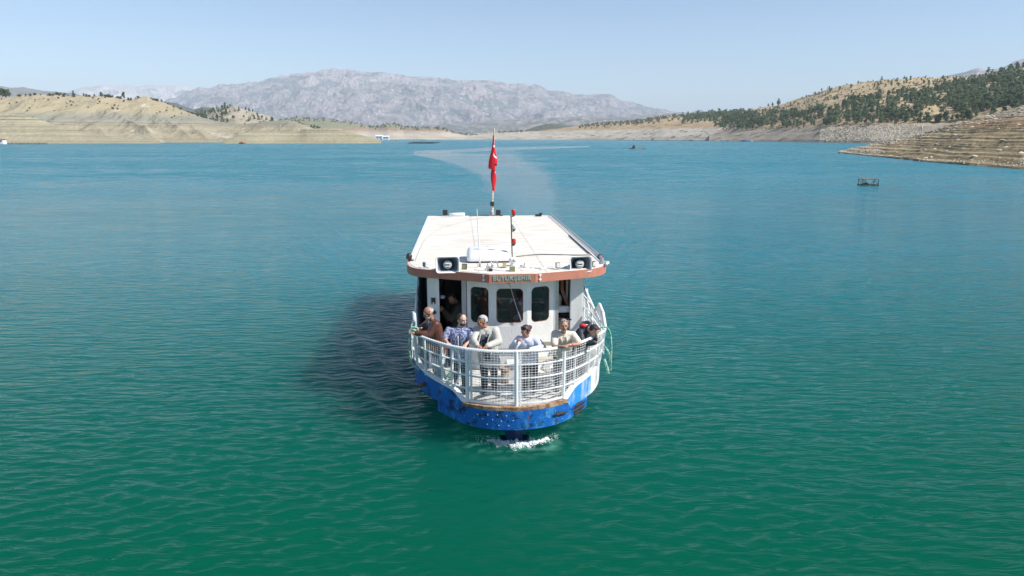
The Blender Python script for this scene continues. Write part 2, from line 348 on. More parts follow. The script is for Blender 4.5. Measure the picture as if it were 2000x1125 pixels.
# ================================================================== TERRAIN
TX = 1365.0
def groundmat(name, cols, z_lines=None, zt=None, patch=None, bump=.6, scale=1.0, rock=None, rough=.95):
    """cols: (low, high) colours mixed by noise; z_lines: (spacing, strength); zt: list of (z, colour, width); patch: (colour, scale, threshold, softness)"""
    m, t, p = newmat(name); N = t.nodes; L = t.links; p.inputs['Roughness'].default_value = rough; p.inputs['Specular IOR Level'].default_value = .15
    g = N.new('ShaderNodeNewGeometry')
    def nz(sc, det=6, st=(1,1,1), ro=.6, off=0):
        mp = N.new('ShaderNodeMapping'); mp.inputs['Scale'].default_value = st; mp.inputs['Location'].default_value = (off,off*2,0); L.new(g.outputs['Position'], mp.inputs[0])
        n = N.new('ShaderNodeTexNoise'); n.inputs['Scale'].default_value = sc; n.inputs['Detail'].default_value = det; n.inputs['Roughness'].default_value = ro
        L.new(mp.outputs[0], n.inputs[0]); return n.outputs[0]
    def mr(v, a, b, lo=0, hi=1):
        n = N.new('ShaderNodeMapRange'); n.inputs['From Min'].default_value = a; n.inputs['From Max'].default_value = b
        n.inputs['To Min'].default_value = lo; n.inputs['To Max'].default_value = hi; L.new(v, n.inputs[0]); return n.outputs[0]
    def mix(f, a, b, mode='MIX'):
        n = N.new('ShaderNodeMix'); n.data_type = 'RGBA'; n.blend_type = mode
        for i, q in ((0, f), (6, a), (7, b)):
            if isinstance(q, tuple): n.inputs[i].default_value = (*q, 1)
            elif isinstance(q, (int, float)): n.inputs[i].default_value = q
            else: L.new(q, n.inputs[i])
        return n.outputs[2]
    def ma(op, a, b):
        n = N.new('ShaderNodeMath'); n.operation = op
        for i, q in enumerate((a, b)):
            if isinstance(q, (int, float)): n.inputs[i].default_value = q
            else: L.new(q, n.inputs[i])
        return n.outputs[0]
    sx = N.new('ShaderNodeSeparateXYZ'); L.new(g.outputs['Position'], sx.inputs[0]); zc = sx.outputs[2]
    c = mix(mr(nz(.06*scale, 8), .38, .62), cols[0], cols[1])
    c = mix(mr(nz(.6*scale, 5, off=7), .35, .65, 0, .45), c, tuple(q*.62 for q in cols[0]))
    if zt:
        zn = ma('ADD', zc, ma('MULTIPLY', ma('SUBTRACT', nz(.012*scale, 5, off=3), .5), zt[0]))
        for z0, colr, wd in zt[1]:
            c = mix(mr(zn, z0-wd, z0+wd), c, colr)
    if z_lines:
        zz = ma('ADD', zc, ma('MULTIPLY', nz(.02*scale, 4), z_lines[0]*1.2))
        w1 = N.new('ShaderNodeTexNoise'); w1.noise_dimensions = '1D'; w1.inputs['Scale'].default_value = 1.0/z_lines[0]; w1.inputs['Detail'].default_value = 4; w1.inputs['Roughness'].default_value = .75
        L.new(zz, w1.inputs['W'])
        msk = mr(zc, z_lines[2]*.85, z_lines[2]*1.05, 1, 0)
        f = ma('MULTIPLY', mr(w1.outputs[0], .52, .66), ma('MULTIPLY', msk, z_lines[1]))
        c = mix(f, c, tuple(q*.42 for q in cols[0]))
        f2 = ma('MULTIPLY', mr(w1.outputs[0], .42, .34), ma('MULTIPLY', msk, z_lines[1]*.6))
        c = mix(f2, c, tuple(min(q*1.35, .7) for q in cols[1]))
    if patch:
        for pc, ps, th, soft in patch: c = mix(mr(nz(ps, 8, ro=.7, off=13), th, th+soft), c, pc)
    if rock:
        c = mix(mr(nz(rock[1], 9, ro=.75, off=21), rock[2], rock[2]+.05), c, rock[0])
    L.new(c, p.inputs['Base Color'])
    b = N.new('ShaderNodeBump'); b.inputs['Strength'].default_value = bump; b.inputs['Distance'].default_value = 1.2/scale
    L.new(nz(.35*scale, 9, ro=.7, off=2), b.inputs['Height']); L.new(b.outputs[0], p.inputs['Normal'])
    return m

def terrain(name, x0, x1, nx, sky_pts, shore, ridge, nt_, prof, nfun, mat, back=.35, backdrop=.5, zmin=-3.0, post=None, jag=.8):
    """sky_pts: (px, py) ridge line; shore / ridge: (px, distance) lists; prof(t) height share; nfun(X, Y, t, zr) relief"""
    px = np.linspace(x0, x1, nx); a = (px-1000)/TX
    py = np.interp(px, [q[0] for q in sky_pts], [q[1] for q in sky_pts])
    jpx = jag*(2.2*fbm(px*.018+x0, px*0+3.3, 3)+0.8*fbm(px*.12+x0, px*0+7.3, 3))
    Ys = np.interp(px, [q[0] for q in shore], [q[1] for q in shore]); Yr = np.interp(px, [q[0] for q in ridge], [q[1] for q in ridge])
    b = -(py-562.5)/F; zr = H+Yr*(-math.sin(PITCH)+b*math.cos(PITCH))/(math.cos(PITCH)+b*math.sin(PITCH))
    t = np.concatenate([[-.06], np.linspace(0, 1, nt_), 1+np.linspace(.05, 1, 10)*back])[:,None]
    Y = Ys+(Yr-Ys)*t; X = Y*a[None,:]; tt = np.clip(t, 0, 1)
    Z = zr[None,:]*prof(tt)+nfun(X, Y, tt, zr[None,:])*np.minimum(1, tt*8)
    Z = Z-(jpx*Yr/TX)[None,:]*tt**7
    over = np.clip(t-1, 0, None)/back
    Z = Z*(1-over*backdrop)
    Z = np.where(t < 0, zmin, Z)
    if post is not None: Z = post(X, Y, Z, t)
    o = gridmesh(name, X, Y, Z, mat); tag(o, kind='structure')
    return o, X, Y, Z, px, t

up = lambda k: (lambda t: t**k)
# --- far mountains
MTN = [(250,222),(300,210),(350,193),(400,172),(440,166),(490,163),(515,158),(545,148),(590,144),(640,138),(690,137),(720,141),(760,143),(800,149),(830,153),(860,156),(900,160),(930,158),(975,160),(1000,166),(1020,165),(1050,167),(1075,176),(1100,182),(1150,186),(1190,190),(1230,202),(1260,208),(1310,219),(1350,228),(1420,240)]
m_mtn = groundmat('far_mountain_rock', ((.25,.21,.21), (.36,.31,.31)), scale=.035, bump=1.0, rock=((.52,.47,.47),.011,.57), patch=[((.13,.14,.15),.0035,.50,.06),((.10,.115,.12),.016,.54,.05)], zt=(500,[(800,(.40,.345,.345),260)]))
def mtn_relief(X, Y, t, zr):
    w_ = .5*fbm(X*.0006, Y*.0006, 3)
    big = ridged(X*.00042+w_, Y*.00030+.3, 3, .5); fine = ridged(X*.0014+w_*2, Y*.0009, 6, .58)
    return zr*(.26*big+.20*fine-.12)*np.sin(np.pi*np.clip(t,0,.97))**.8+zr*(.03*ridged(X*.0035, Y*.003, 4)-.012)*t**4
terrain('far_mountain', 235, 1430, 800, MTN, [(235,7600),(1430,7600)], [(235,11500),(1430,11500)], 150, lambda t: .05*t+.95*t**1.5, mtn_relief, m_mtn, jag=2.4)
m_snow = groundmat('pale_limestone', ((.46,.43,.42), (.58,.55,.54)), scale=.035, bump=.8, patch=[((.20,.21,.21),.002,.56,.05)])
terrain('pale_mountain', 130, 460, 220, [(130,186),(150,178),(165,172),(190,168),(215,166),(240,169),(260,168),(300,168),(325,166),(350,167),(400,175),(460,190)], [(130,11000),(460,11000)], [(130,15000),(460,15000)], 60, up(1.1),
        lambda X, Y, t, zr: zr*(.3*ridged(X*.0012, Y*.0009, 6)-.05)*np.sin(np.pi*t)+zr*.03*fbm(X*.004,Y*.004,4)*t, m_snow)
terrain('pale_mountain', 1790, 2160, 180, [(1790,156),(1830,149),(1870,141),(1892,132),(1905,137),(1935,133),(1960,119),(1980,113),(2000,107),(2080,86),(2160,80)], [(1790,4200),(2160,4200)], [(1790,6800),(2160,6800)], 60, up(1.1),
        lambda X, Y, t, zr: zr*(.22*ridged(X*.002, Y*.0015, 6)-.05)*np.sin(np.pi*t), m_mtn)
m_blue = groundmat('wooded_far_ridge', ((.10,.12,.10), (.22,.20,.17)), scale=.06, bump=.8)
terrain('far_ridge', -120, 190, 150, [(-120,150),(0,162),(12,168),(35,171),(60,170),(75,173),(100,177),(155,182),(190,192)], [(-120,4300),(190,4300)], [(-120,6200),(190,6200)], 50, up(1.0),
        lambda X, Y, t, zr: zr*(.2*ridged(X*.003, Y*.002, 5)-.04)*np.sin(np.pi*t), m_blue)
terrain('far_ridge', 1270, 1540, 160, [(1270,228),(1300,221),(1325,219),(1345,221),(1355,217),(1363,214),(1372,217),(1382,219),(1390,216),(1402,218),(1420,220),(1450,218),(1480,211),(1540,205)], [(1270,6000),(1540,6000)], [(1270,8600),(1540,8600)], 40, up(1.0),
        lambda X, Y, t, zr: zr*(.2*ridged(X*.003, Y*.002, 5)-.04)*np.sin(np.pi*t), m_blue)
m_foot = groundmat('scrubby_foothill', ((.26,.225,.20), (.37,.32,.29)), scale=.12, bump=.9, patch=[((.12,.13,.12),.008,.48,.05),((.09,.105,.09),.03,.52,.05)], zt=(10,[(0,(.38,.34,.28),1)]) and None)
m_dark = groundmat('dark_scrub_hill', ((.07,.09,.06), (.16,.15,.11)), scale=.12, bump=.9)
def hillnoise(fr, am, o=6): return lambda X, Y, t, zr: zr*am*ridged(X*fr, Y*fr*.8, o)*np.sin(np.pi*np.clip(t,0,.97))+zr*.05*fbm(X*fr*5, Y*fr*5, 3)*t
terrain('foothills', 480, 1500, 420, [(480,236),(520,240),(560,238),(600,244),(700,246),(760,248),(800,246),(860,244),(900,240),(950,238),(1000,234),(1050,232),(1100,230),(1150,226),(1200,230),(1260,226),(1330,224),(1400,222),(1500,230)], [(480,4300),(1500,4300)], [(480,7000),(1500,7000)], 60, up(.9), hillnoise(.0022, .25), m_foot)
terrain('wooded_knoll', 1000, 1180, 130, [(1000,262),(1020,257),(1040,250),(1060,243),(1078,241),(1095,243),(1112,247),(1140,252),(1180,262)], [(1000,2500),(1180,2500)], [(1000,3000),(1180,3000)], 40, up(.7), hillnoise(.006, .15), m_dark)
# mid distance shore behind the fish farm
m_shore = groundmat('drawdown_shore', ((.40,.35,.28), (.50,.45,.37)), scale=.25, bump=.6, z_lines=(5.0,.55,26), zt=(7,[(22,(.30,.20,.14),3),(30,(.20,.20,.13),6)]), patch=[((.07,.08,.05),.035,.62,.04)])
oS = terrain('far_shore', 540, 1030, 330, [(540,240),(560,233),(580,229),(610,231),(640,233),(680,238),(700,241),(720,247),(742,246),(758,241),(775,243),(790,249),(800,248),(830,248),(860,250),(880,256),(895,260),(910,263),(930,264),(950,261),(975,258),(1030,256)], [(540,1650),(1030,1950)], [(540,2350),(1030,2300)], 60, up(.75), hillnoise(.008, .12), m_shore)
m_shoreR = groundmat('pale_drawdown_bank', ((.40,.36,.29), (.52,.47,.39)), scale=.3, bump=.7, z_lines=(4.0,.45,22), zt=(9,[(24,(.34,.24,.14),3),(34,(.38,.29,.17),8)]), patch=[((.07,.09,.05),.05,.56,.05)])
RS = [(900,264),(960,258),(1000,257),(1050,256),(1090,251),(1130,246),(1165,243),(1200,240),(1250,236),(1290,229),(1340,226),(1400,222),(1460,221)]
oR0 = terrain('far_shore', 900, 1470, 380, RS, [(900,1960),(1100,1700),(1300,1350),(1470,1080)], [(900,2350),(1100,2300),(1300,2150),(1470,2000)], 70, up(.62), hillnoise(.007, .10), m_shoreR)
# scrub cone and the brown hills behind the left bank
m_cone = groundmat('pale_scrub_hill', ((.33,.29,.22), (.40,.36,.28)), scale=.3, bump=.8, patch=[((.07,.09,.05),.06,.60,.04)])
terrain('brown_hill', 320, 440, 90, [(320,206),(335,200),(355,202),(372,210),(385,214),(400,209),(415,210),(440,222)], [(320,1400),(440,1400)], [(320,1750),(440,1750)], 30, up(.8), hillnoise(.01, .15), m_foot)
CONE = [(370,236),(385,228),(400,222),(412,218),(430,213),(448,209),(462,208),(475,211),(490,216),(505,219),(520,224),(535,231),(560,238),(600,246),(630,255)]
oC = terrain('scrub_hill', 365, 640, 200, CONE, [(365,960),(640,960)], [(365,1150),(640,1150)], 60, up(.8), hillnoise(.014, .14), m_cone)
# left bank
m_left = groundmat('left_bank_earth', ((.29,.255,.17), (.35,.31,.22)), scale=.5, bump=.9, z_lines=(3.2,.55,26), patch=[((.42,.39,.31),.02,.60,.05),((.19,.18,.14),.03,.60,.06)], zt=(9,[(22,(.23,.225,.18),5),(34,(.32,.275,.18),3.5),(50,(.36,.30,.195),5)]), rock=((.55,.50,.42),.16,.66))
LEFT = [(-160,196),(0,191),(30,190),(60,187),(90,185),(120,186),(150,187),(200,187),(215,188),(235,192),(260,194),(280,191),(295,190),(310,194),(330,202),(350,210),(380,222),(400,230),(420,236),(450,240),(480,243),(505,240),(530,237),(550,235),(565,235),(580,238),(600,245),(615,251),(640,258),(660,268),(680,273)]
def leftnoise(X, Y, t, zr):
    gul = ridged(X*.022+.4*fbm(X*.01, Y*.01, 3), Y*.005, 5)
    pxl = 1000+TX*X/Y; spur = 0
    for c0, c1, w_, a_ in ((232,305,14,.16),(150,215,20,.07),(322,378,11,.15),(372,408,7,.10),(60,120,22,.06)):
        spur = spur+a_*np.exp(-np.abs((pxl-(c1+(c0-c1)*np.clip(t/.5,0,1)))/w_)**1.3)*np.clip(1-t/.62, 0, 1)*np.clip(t*9, 0, 1)
    return zr*spur+zr*(.16*gul-.05)*np.sin(np.pi*np.clip(t,0,.95))**.8+zr*.02*fbm(X*.08, Y*.08, 3)
def lterr(X, Y, Z, t):
    st = 1.6; zq = (Z+.8*fbm(X*.02, Y*.02, 3))/st; fr = zq-np.floor(zq); q = (np.floor(zq)+np.clip((fr-.5)/.5, 0, 1))*st
    k = np.clip((24-Z)/8, 0, 1)*.7*(t > 0); return Z*(1-k)+q*k
oL = terrain('left_bank', -170, 690, 560, LEFT, [(-170,700),(200,760),(420,800),(690,840)], [(-170,880),(300,960),(690,920)], 130, lambda t: .30*np.sqrt(t)+.70*t**1.15, leftnoise, m_left, post=lterr)
m_spit = groundmat('terraced_bank', ((.31,.28,.185), (.38,.345,.235)), scale=.6, bump=.9, z_lines=(1.8,.9,40), rock=((.58,.54,.46),.3,.69))
def sterr(X, Y, Z, t):
    st = 1.1; dz = .6*np.sin(Z*.9+1)+.35*np.sin(Z*2.3)+.9*fbm(X*.02, Y*.02, 3); zq = (Z+dz)/st; fr = zq-np.floor(zq); q = (np.floor(zq)+np.clip((fr-.5)/.5, 0, 1))*st-dz
    return np.where(t > 0, Z*.5+q*.5, Z)
terrain('left_spit', -170, 312, 300, [(-170,219),(0,220),(30,221),(55,225),(75,231),(100,240),(120,245),(140,250),(170,258),(200,264),(240,269),(270,271),(300,273),(312,275)], [(-170,640),(312,680)], [(-170,720),(100,740),(312,700)], 70, up(.8), hillnoise(.02, .08), m_spit, post=sterr)
terrain('middle_spit', 436, 745, 260, [(436,274),(450,269),(465,264),(480,260),(500,257),(530,256),(560,256),(585,256),(600,252),(625,250),(645,249),(662,251),(680,256),(700,262),(720,267),(735,271),(745,274)], [(436,650),(745,690)], [(436,665),(580,740),(745,710)], 60, up(.75), hillnoise(.02, .08), m_spit, post=sterr)
# right hillside
RH = [(1390,245),(1410,236),(1430,226),(1450,217),(1480,212),(1510,207),(1530,201),(1560,191),(1580,184),(1610,174),(1640,167),(1670,163),(1700,159),(1740,156),(1780,152),(1820,151),(1860,150),(1890,149),(1915,143),(1940,140),(1960,135),(1980,131),(2000,127),(2060,120),(2200,112)]
m_right = groundmat('right_hillside', ((.36,.265,.155), (.46,.35,.21)), scale=.35, bump=.8, patch=[((.13,.12,.07),.03,.53,.05),((.10,.10,.06),.18,.56,.05)])
m_rbank = groundmat('grey_drawdown_bank', ((.27,.235,.185), (.36,.315,.25)), scale=.5, bump=.9, z_lines=(2.2,.4,24), zt=(8,[(19,(.38,.28,.17),3),(30,(.42,.32,.19),8)]), rock=((.55,.51,.46),.22,.60), patch=[((.14,.125,.075),.03,.55,.05)])
oR = terrain('right_hillside', 1385, 2200, 620, RH, [(1385,1150),(1450,1050),(1600,800),(1700,690),(1800,620),(2200,480)], [(1385,1500),(1500,1420),(1700,1300),(2000,1150),(2200,1000)], 150, lambda t: .42*t**.62+.58*t**1.5,
             lambda X, Y, t, zr: zr*.10*ridged(X*.008, Y*.006, 6)*np.sin(np.pi*np.clip(t,0,.95))+zr*.02*fbm(X*.04, Y*.04, 3), m_rbank)
# rocky terraced point on the right
m_point = groundmat('layered_rock_bank', ((.27,.205,.115), (.42,.335,.20)), scale=2.2, bump=1.0, z_lines=(.8,.95,30), zt=(2.5,[(9.5,(.36,.20,.10),1.2),(11.5,(.48,.39,.27),1.5)]), rock=((.60,.52,.40),1.1,.66))  # dark level lines paint rock strata together with their thin shadows
PT = [(1640,294),(1655,291),(1675,287),(1690,284),(1720,279),(1740,273),(1765,269),(1790,264),(1810,257),(1830,251),(1845,246),(1860,241),(1890,233),(1920,225),(1940,219),(1960,213),(1980,207),(2000,202),(2080,184),(2200,170)]
def pterr(X, Y, Z, t):
    st = .75; zz = Z+.22*np.sin(Z*1.3+1)+.10*np.sin(Z*3.1)+.45*fbm(X*.03, Y*.03, 4); zq = zz/st; fl = np.floor(zq); fr = zq-fl
    q = (fl+np.clip((fr-.62)/.38, 0, 1)**1.2)*st
    k = (.78+.35*np.clip(fbm(X*.05+3,Y*.05,2)+.4,0,.8))*(t > 0); Zn = Z*(1-k)+(q-zz+Z)*k
    return Zn+.18*fbm(X*.9, Y*.9, 3)*(t > 0)*np.clip(Z, 0, 1)
oP = terrain('rocky_point', 1640, 2200, 520, PT, [(1640,262),(1655,258),(1700,222),(1800,172),(1900,148),(2000,132),(2200,108)], [(1640,266),(1700,262),(1800,262),(1900,255),(2000,245),(2200,215)], 190, lambda t: .25*np.sqrt(t)+.75*t**.95,
             lambda X, Y, t, zr: zr*.05*fbm(X*.05, Y*.05, 5)*np.sin(np.pi*t), m_point, post=pterr)

# ================================================================== VEGETATION
def leafmat(name, c1, c2):
    m = paint(name, c1, .8, c2, .9, .5, mid=.5); t = m.node_tree; p = t.nodes['Principled BSDF']; o_ = [n for n in t.nodes if n.type == 'OUTPUT_MATERIAL'][0]
    tl = t.nodes.new('ShaderNodeBsdfTranslucent'); tl.inputs[0].default_value = (*[q*1.1 for q in c2], 1); ad = t.nodes.new('ShaderNodeMixShader'); ad.inputs[0].default_value = .5
    t.links.new(p.outputs[0], ad.inputs[1]); t.links.new(tl.outputs[0], ad.inputs[2]); t.links.new(ad.outputs[0], o_.inputs['Surface']); return m
M['leaf1'] = leafmat('pine_needles', (.10,.155,.075), (.14,.19,.10))
M['leaf2'] = leafmat('pale_pine_needles', (.095,.14,.065), (.14,.18,.085))
M['leaf3'] = leafmat('dry_shrub_leaves', (.115,.10,.05), (.17,.13,.07))
M['bark'] = paint('bark', (.12,.08,.055), .9)
def crown_mesh(name, seed, h, r, n, mat, conical=.5):
    rg = random.Random(seed); b = MB(); cl = []
    for k in range(9):
        z = rg.uniform(.25, .95)*h; rr = r*(1-(z/h)**1.6*conical)*rg.uniform(.1, .75); a = rg.uniform(0, 6.28)
        cl.append((Vector((rr*math.cos(a), rr*math.sin(a), z)), rg.uniform(.28, .5)*r))
    cl.append((Vector((0,0,h*.9)), r*.3))
    for k in range(n):
        c, cr = rg.choice(cl); dv = Vector((rg.gauss(0,1), rg.gauss(0,1), rg.gauss(0,.8))).normalized()*cr*rg.uniform(.55, 1.1)
        q = c+dv; nn = (dv.normalized()+Vector((rg.gauss(0,.5), rg.gauss(0,.5), rg.gauss(0,.5)))).normalized()
        a = nn.orthogonal().normalized(); bb = nn.cross(a); s_ = r*rg.uniform(.13, .26); an = rg.uniform(0, 3.14)
        a, bb = a*math.cos(an)+bb*math.sin(an), bb*math.cos(an)-a*math.sin(an)
        b.add([q-a*s_-bb*s_*.6, q+a*s_*.9-bb*s_*.5, q+a*s_*.7+bb*s_*.7+nn*s_*.3, q-a*s_*.6+bb*s_*.6], [(0,1,2,3)])
    return b.mesh(name, mat)
def trunk_mesh(h):
    b = MB(); b.tube([(0,0,-1.5),(0.05*h,0,h*.35),(0,.02*h,h*.85)], [h*.035, h*.025, h*.008], 6)
    for k in range(4):
        a = k*1.7; z = h*(.35+.12*k); b.tube([(0,0,z),(math.cos(a)*h*.16, math.sin(a)*h*.16, z+h*.08)], [h*.012, h*.004], 4)
    return b.mesh('trunk', M['bark'])
CR = [crown_mesh('crown', s, 10, 3.3+.5*(s%3), 190, M['leaf1' if s%3 else 'leaf2'], .5+.12*(s%3)) for s in range(6)]
SHR = [crown_mesh('shrub', 40+s, 3.2, 2.4, 90, M['leaf1' if s == 0 else 'leaf3'], .4) for s in range(3)]
TRK = trunk_mesh(10)
def tree(P_, sc, k, label, group):
    e = thing('pine_tree', P_, random.uniform(0, 6.28), label, 'tree', group); e.scale = (sc*random.uniform(.9,1.25), sc*random.uniform(.9,1.25), sc)
    for nm, md in (('crown', CR[k]), ('trunk', TRK)):
        o = bpy.data.objects.new(nm, md); COL.objects.link(o); o.parent = e
def shrub(P_, sc, k, label, group):
    o = bpy.data.objects.new('shrub', SHR[k]); COL.objects.link(o); o.location = P_; o.scale = (sc*random.uniform(.8,1.5), sc, sc*random.uniform(.7,1.1))
    o.rotation_euler = (0,0,random.uniform(0,6.28)); tag(o, label, 'shrub', group)
def pick(T, cond, n, rg):
    X, Y, Z, px, t = T[1:]; out_ = []; tries = 0
    while len(out_) < n and tries < n*200:
        tries += 1; i = rg.randrange(2, len(t)-9); j = rg.randrange(2, len(px)-2); tv = float(t[i,0])
        fx, fy = rg.random(), rg.random()
        P_ = Vector((X[i,j]+(X[i,j+1]-X[i,j])*fx+(X[i+1,j]-X[i,j])*fy, Y[i,j]+(Y[i+1,j]-Y[i,j])*fy, Z[i,j]+(Z[i,j+1]-Z[i,j])*fx+(Z[i+1,j]-Z[i,j])*fy))
        if cond(px[j], tv, P_): out_.append((P_, px[j], tv))
    return out_
rg = random.Random(5)
def pix(P_):
    z = P_.z-H; d = P_.y*math.cos(PITCH)-z*math.sin(PITCH); u = P_.y*math.sin(PITCH)+z*math.cos(PITCH)
    return 1000+F*P_.x/d, 562.5-F*u/d
LOWB = [(1385,252),(1450,254),(1520,250),(1600,250),(1640,246),(1700,243),(1760,240),(1850,240),(1900,236),(2000,226),(2200,226)]   # foot of the wood
BAND = [(1385,236),(1430,226),(1500,222),(1560,221),(1620,212),(1680,196),(1740,186),(1800,178),(1860,166),(1920,150),(2000,132),(2200,120)]
def dens(P_):
    x, y = pix(P_); lo = interp(LOWB, x); bd = interp(BAND, x)
    if y > lo or x > 2040: return 0
    nv = float(fbm(np.array([P_.x*.020]), np.array([P_.y*.016]), 4)[0])
    if y > bd: return 1.0 if nv > -.08 else .10
    return .25 if nv > .16 else .035
tr = pick(oR, lambda px, t, P_: rg.random() < dens(P_), 1700, rg)
tr.sort(key=lambda q: q[0].y)
vis = [q for q in tr if pix(q[0])[0] < 2010]
n_ind = 0; stuff = []
for P_, px, tv in tr:
    x, y = pix(P_); lo = interp(LOWB, x); bd = interp(BAND, x)
    sc = rg.uniform(.55, 1.25)*(1.0 if y > bd else .7)*.92
    if n_ind < 215:
        side = next(n for lim, n in ((1450,'at its left end'),(1500,'above the moored blue work boat'),(1580,'below the big round skyline tree'),(1700,'in the middle of the right hillside'),(1850,'above the grey rubble bank'),(1905,'behind the left rocky shoulder'),(1955,'behind the rocky point'),(9999,'by the right edge')) if x < lim)
        zone = 'on the lower edge of the wood' if y > lo-14 else ('inside the tree belt' if y > bd else 'scattered on the dry upper slope')
        sz_ = 'large green' if sc > .95 else ('small green' if sc < .68 else 'green')
        lb_ = '%s pine %s, %s' % (sz_, zone, side); gr_ = '%s pines %s, %s' % (sz_, zone, side)
        tree(P_-Vector((0,0,.4)), sc, rg.randrange(6), lb_, gr_); n_ind += 1
    else: stuff.append((P_, sc))
# the farther part of the wood as one mass, same crowns
def scatter_stuff(name, items, meshes, keep, mats, label=None):
    VS = []; FS = []; MI = []; off = 0; rgx = random.Random(9)
    data = []
    for me in meshes:
        v = np.empty(len(me.vertices)*3, np.float32); me.vertices.foreach_get('co', v); v = v.reshape(-1, 3)
        f = np.empty(len(me.loops), np.int32); me.loops.foreach_get('vertex_index', f); f = f.reshape(-1, 4); data.append((v, f))
    for P_, sc in items:
        k = rgx.randrange(len(data)); v, f = data[k]; st = max(1, int(len(f)/keep)); f = f[::st]; f0 = f.ravel()
        a = rgx.uniform(0, 6.28); ca, sa = math.cos(a), math.sin(a); q = v[f0]*sc; s2 = math.sqrt(st)**.6
        cen = q.reshape(-1, 4, 3).mean(1, keepdims=True); q = ((q.reshape(-1,4,3)-cen)*s2+cen).reshape(-1, 3)
        q = np.stack([q[:,0]*ca-q[:,1]*sa+P_.x, q[:,0]*sa+q[:,1]*ca+P_.y, q[:,2]+P_.z], -1)
        VS.append(q); FS.append(np.arange(len(q)).reshape(-1, 4)+off); off += len(q); MI += [k % len(mats)]*(len(q)//4)
    me = bpy.data.meshes.new(name); V_ = np.concatenate(VS); F_ = np.concatenate(FS)
    me.vertices.add(len(V_)); me.vertices.foreach_set('co', V_.astype(np.float32).ravel())
    me.loops.add(F_.size); me.loops.foreach_set('vertex_index', F_.astype(np.int32).ravel())
    me.polygons.add(len(F_)); me.polygons.foreach_set('loop_start', np.arange(0, F_.size, 4, dtype=np.int32)); me.polygons.foreach_set('loop_total', np.full(len(F_), 4, dtype=np.int32))
    for mm in mats: me.materials.append(mm)
    me.polygons.foreach_set('material_index', np.array(MI, dtype=np.int32)); me.update(calc_edges=True)
    o = bpy.data.objects.new(name, me); COL.objects.link(o); return tag(o, label, 'wood' if 'wood' in name else 'scrub', None, 'stuff')
scatter_stuff('wood', [(P_, s*1.0) for P_, s in stuff], CR, 80, [M['leaf1'], M['leaf2'], M['leaf1']], 'farther pines on the right hillside that read as one wood')
sc_items = [(P_, rg.uniform(.35, 1.0)) for P_, _, _ in pick(oR, lambda px, t, P_: pix(P_)[1] < interp(LOWB, pix(P_)[0])+3, 1700, rg)]
sc_items += [(P_, rg.uniform(.9, 2.2)) for P_, _, _ in pick(oR0, lambda px, t, P_: t > .42 and (px > 1130), 420, rg)]
sc_items += [(P_, rg.uniform(.8, 1.8)) for P_, _, _ in pick(oS, lambda px, t, P_: t > .55, 320, rg)]
scatter_stuff('scrub', sc_items, SHR, 26, [M['leaf3'], M['leaf1']], 'low dry scrub scattered over the hillsides')
far_w = [(P_, rg.uniform(.7, 1.5)) for P_, px, _ in pick(oR0, lambda px, t, P_: px > 1330 and t > .30 and t < .75, 220, rg)]
scatter_stuff('wood', far_w, CR, 40, [M['leaf1'], M['leaf2']], 'dense low wood above the bank at the foot of the right hillside')
cone = [(P_, rg.uniform(.35, .8)) for P_, px, t in pick(oC, lambda px, t, P_: (px < 450 and rg.random() < .9) or rg.random() < .3, 280, rg)]
cone.sort(key=lambda q: q[0].y)
for P_, s in cone[:60]: tree(P_, s, rg.randrange(6), 'small dark pine dotted over the pale conical hill behind the left bank', 'pines on the conical hill behind the left bank')
scatter_stuff('wood', cone[60:], CR, 40, [M['leaf1'], M['leaf2']], 'farther pines on the conical hill')
X, Y, Z, px, t = oL[1:]
ir = int(np.argmin(np.abs(t[:,0]-1)))
def ridgeP(T, x, dt=0):
    X, Y, Z, px, t = T[1:]; i = int(np.argmin(np.abs(t[:,0]-1)))-dt; j = int(np.argmin(np.abs(px-x))); return Vector((X[i,j], Y[i,j], Z[i,j]-.3))
for x in list(range(-30, 34, 6)): tree(ridgeP(oL, x), rg.uniform(.9, 1.35), rg.randrange(6), 'dark pine in the clump on the ridge at the left edge of the view', 'pines on the ridge at the left edge')
for x, s in ((155,.75),(208,.55),(251,.85)): tree(ridgeP(oL, x), s, int(s*10)%6, {155:'single dark pine on the left ridge where its scrub thins out', 208:'small pine on the crest of the left bank between low shrubs', 251:'rounded pine standing alone in the saddle of the left ridge'}[x], 'tree')
for k in range(90):
    x = rg.choice([rg.uniform(40, 300), rg.uniform(60, 240), rg.uniform(300, 400)])
    shrub(ridgeP(oL, x, rg.randrange(0, 5)), rg.uniform(.5, 1.15), rg.randrange(3), 'low brown green shrub along the crest of the left bank', 'shrubs along the left ridge')
for P_, px_, tv in pick(oL, lambda px, t, P_: .55 < t < .95 and px < 380, 60, rg): shrub(P_, rg.uniform(.35,.8), 1+rg.randrange(2), 'small dark shrub on the bare upper slope of the left bank', 'shrubs on the left slope')
for x, s in ((1515,1.35),(1496,.7),(1503,.8),(1912,1.0),(1752,.6)): tree(ridgeP(oR, x), s, 1, {1515:'large round tree alone on the skyline at the left shoulder of the right hillside',1496:'smaller tree left of the large round skyline tree',1503:'tree touching the large round skyline tree on its left',1912:'tree on the skyline beside the pale mountain at the right',1752:'small tree on the long flat crest of the right hill'}[x], 'tree')

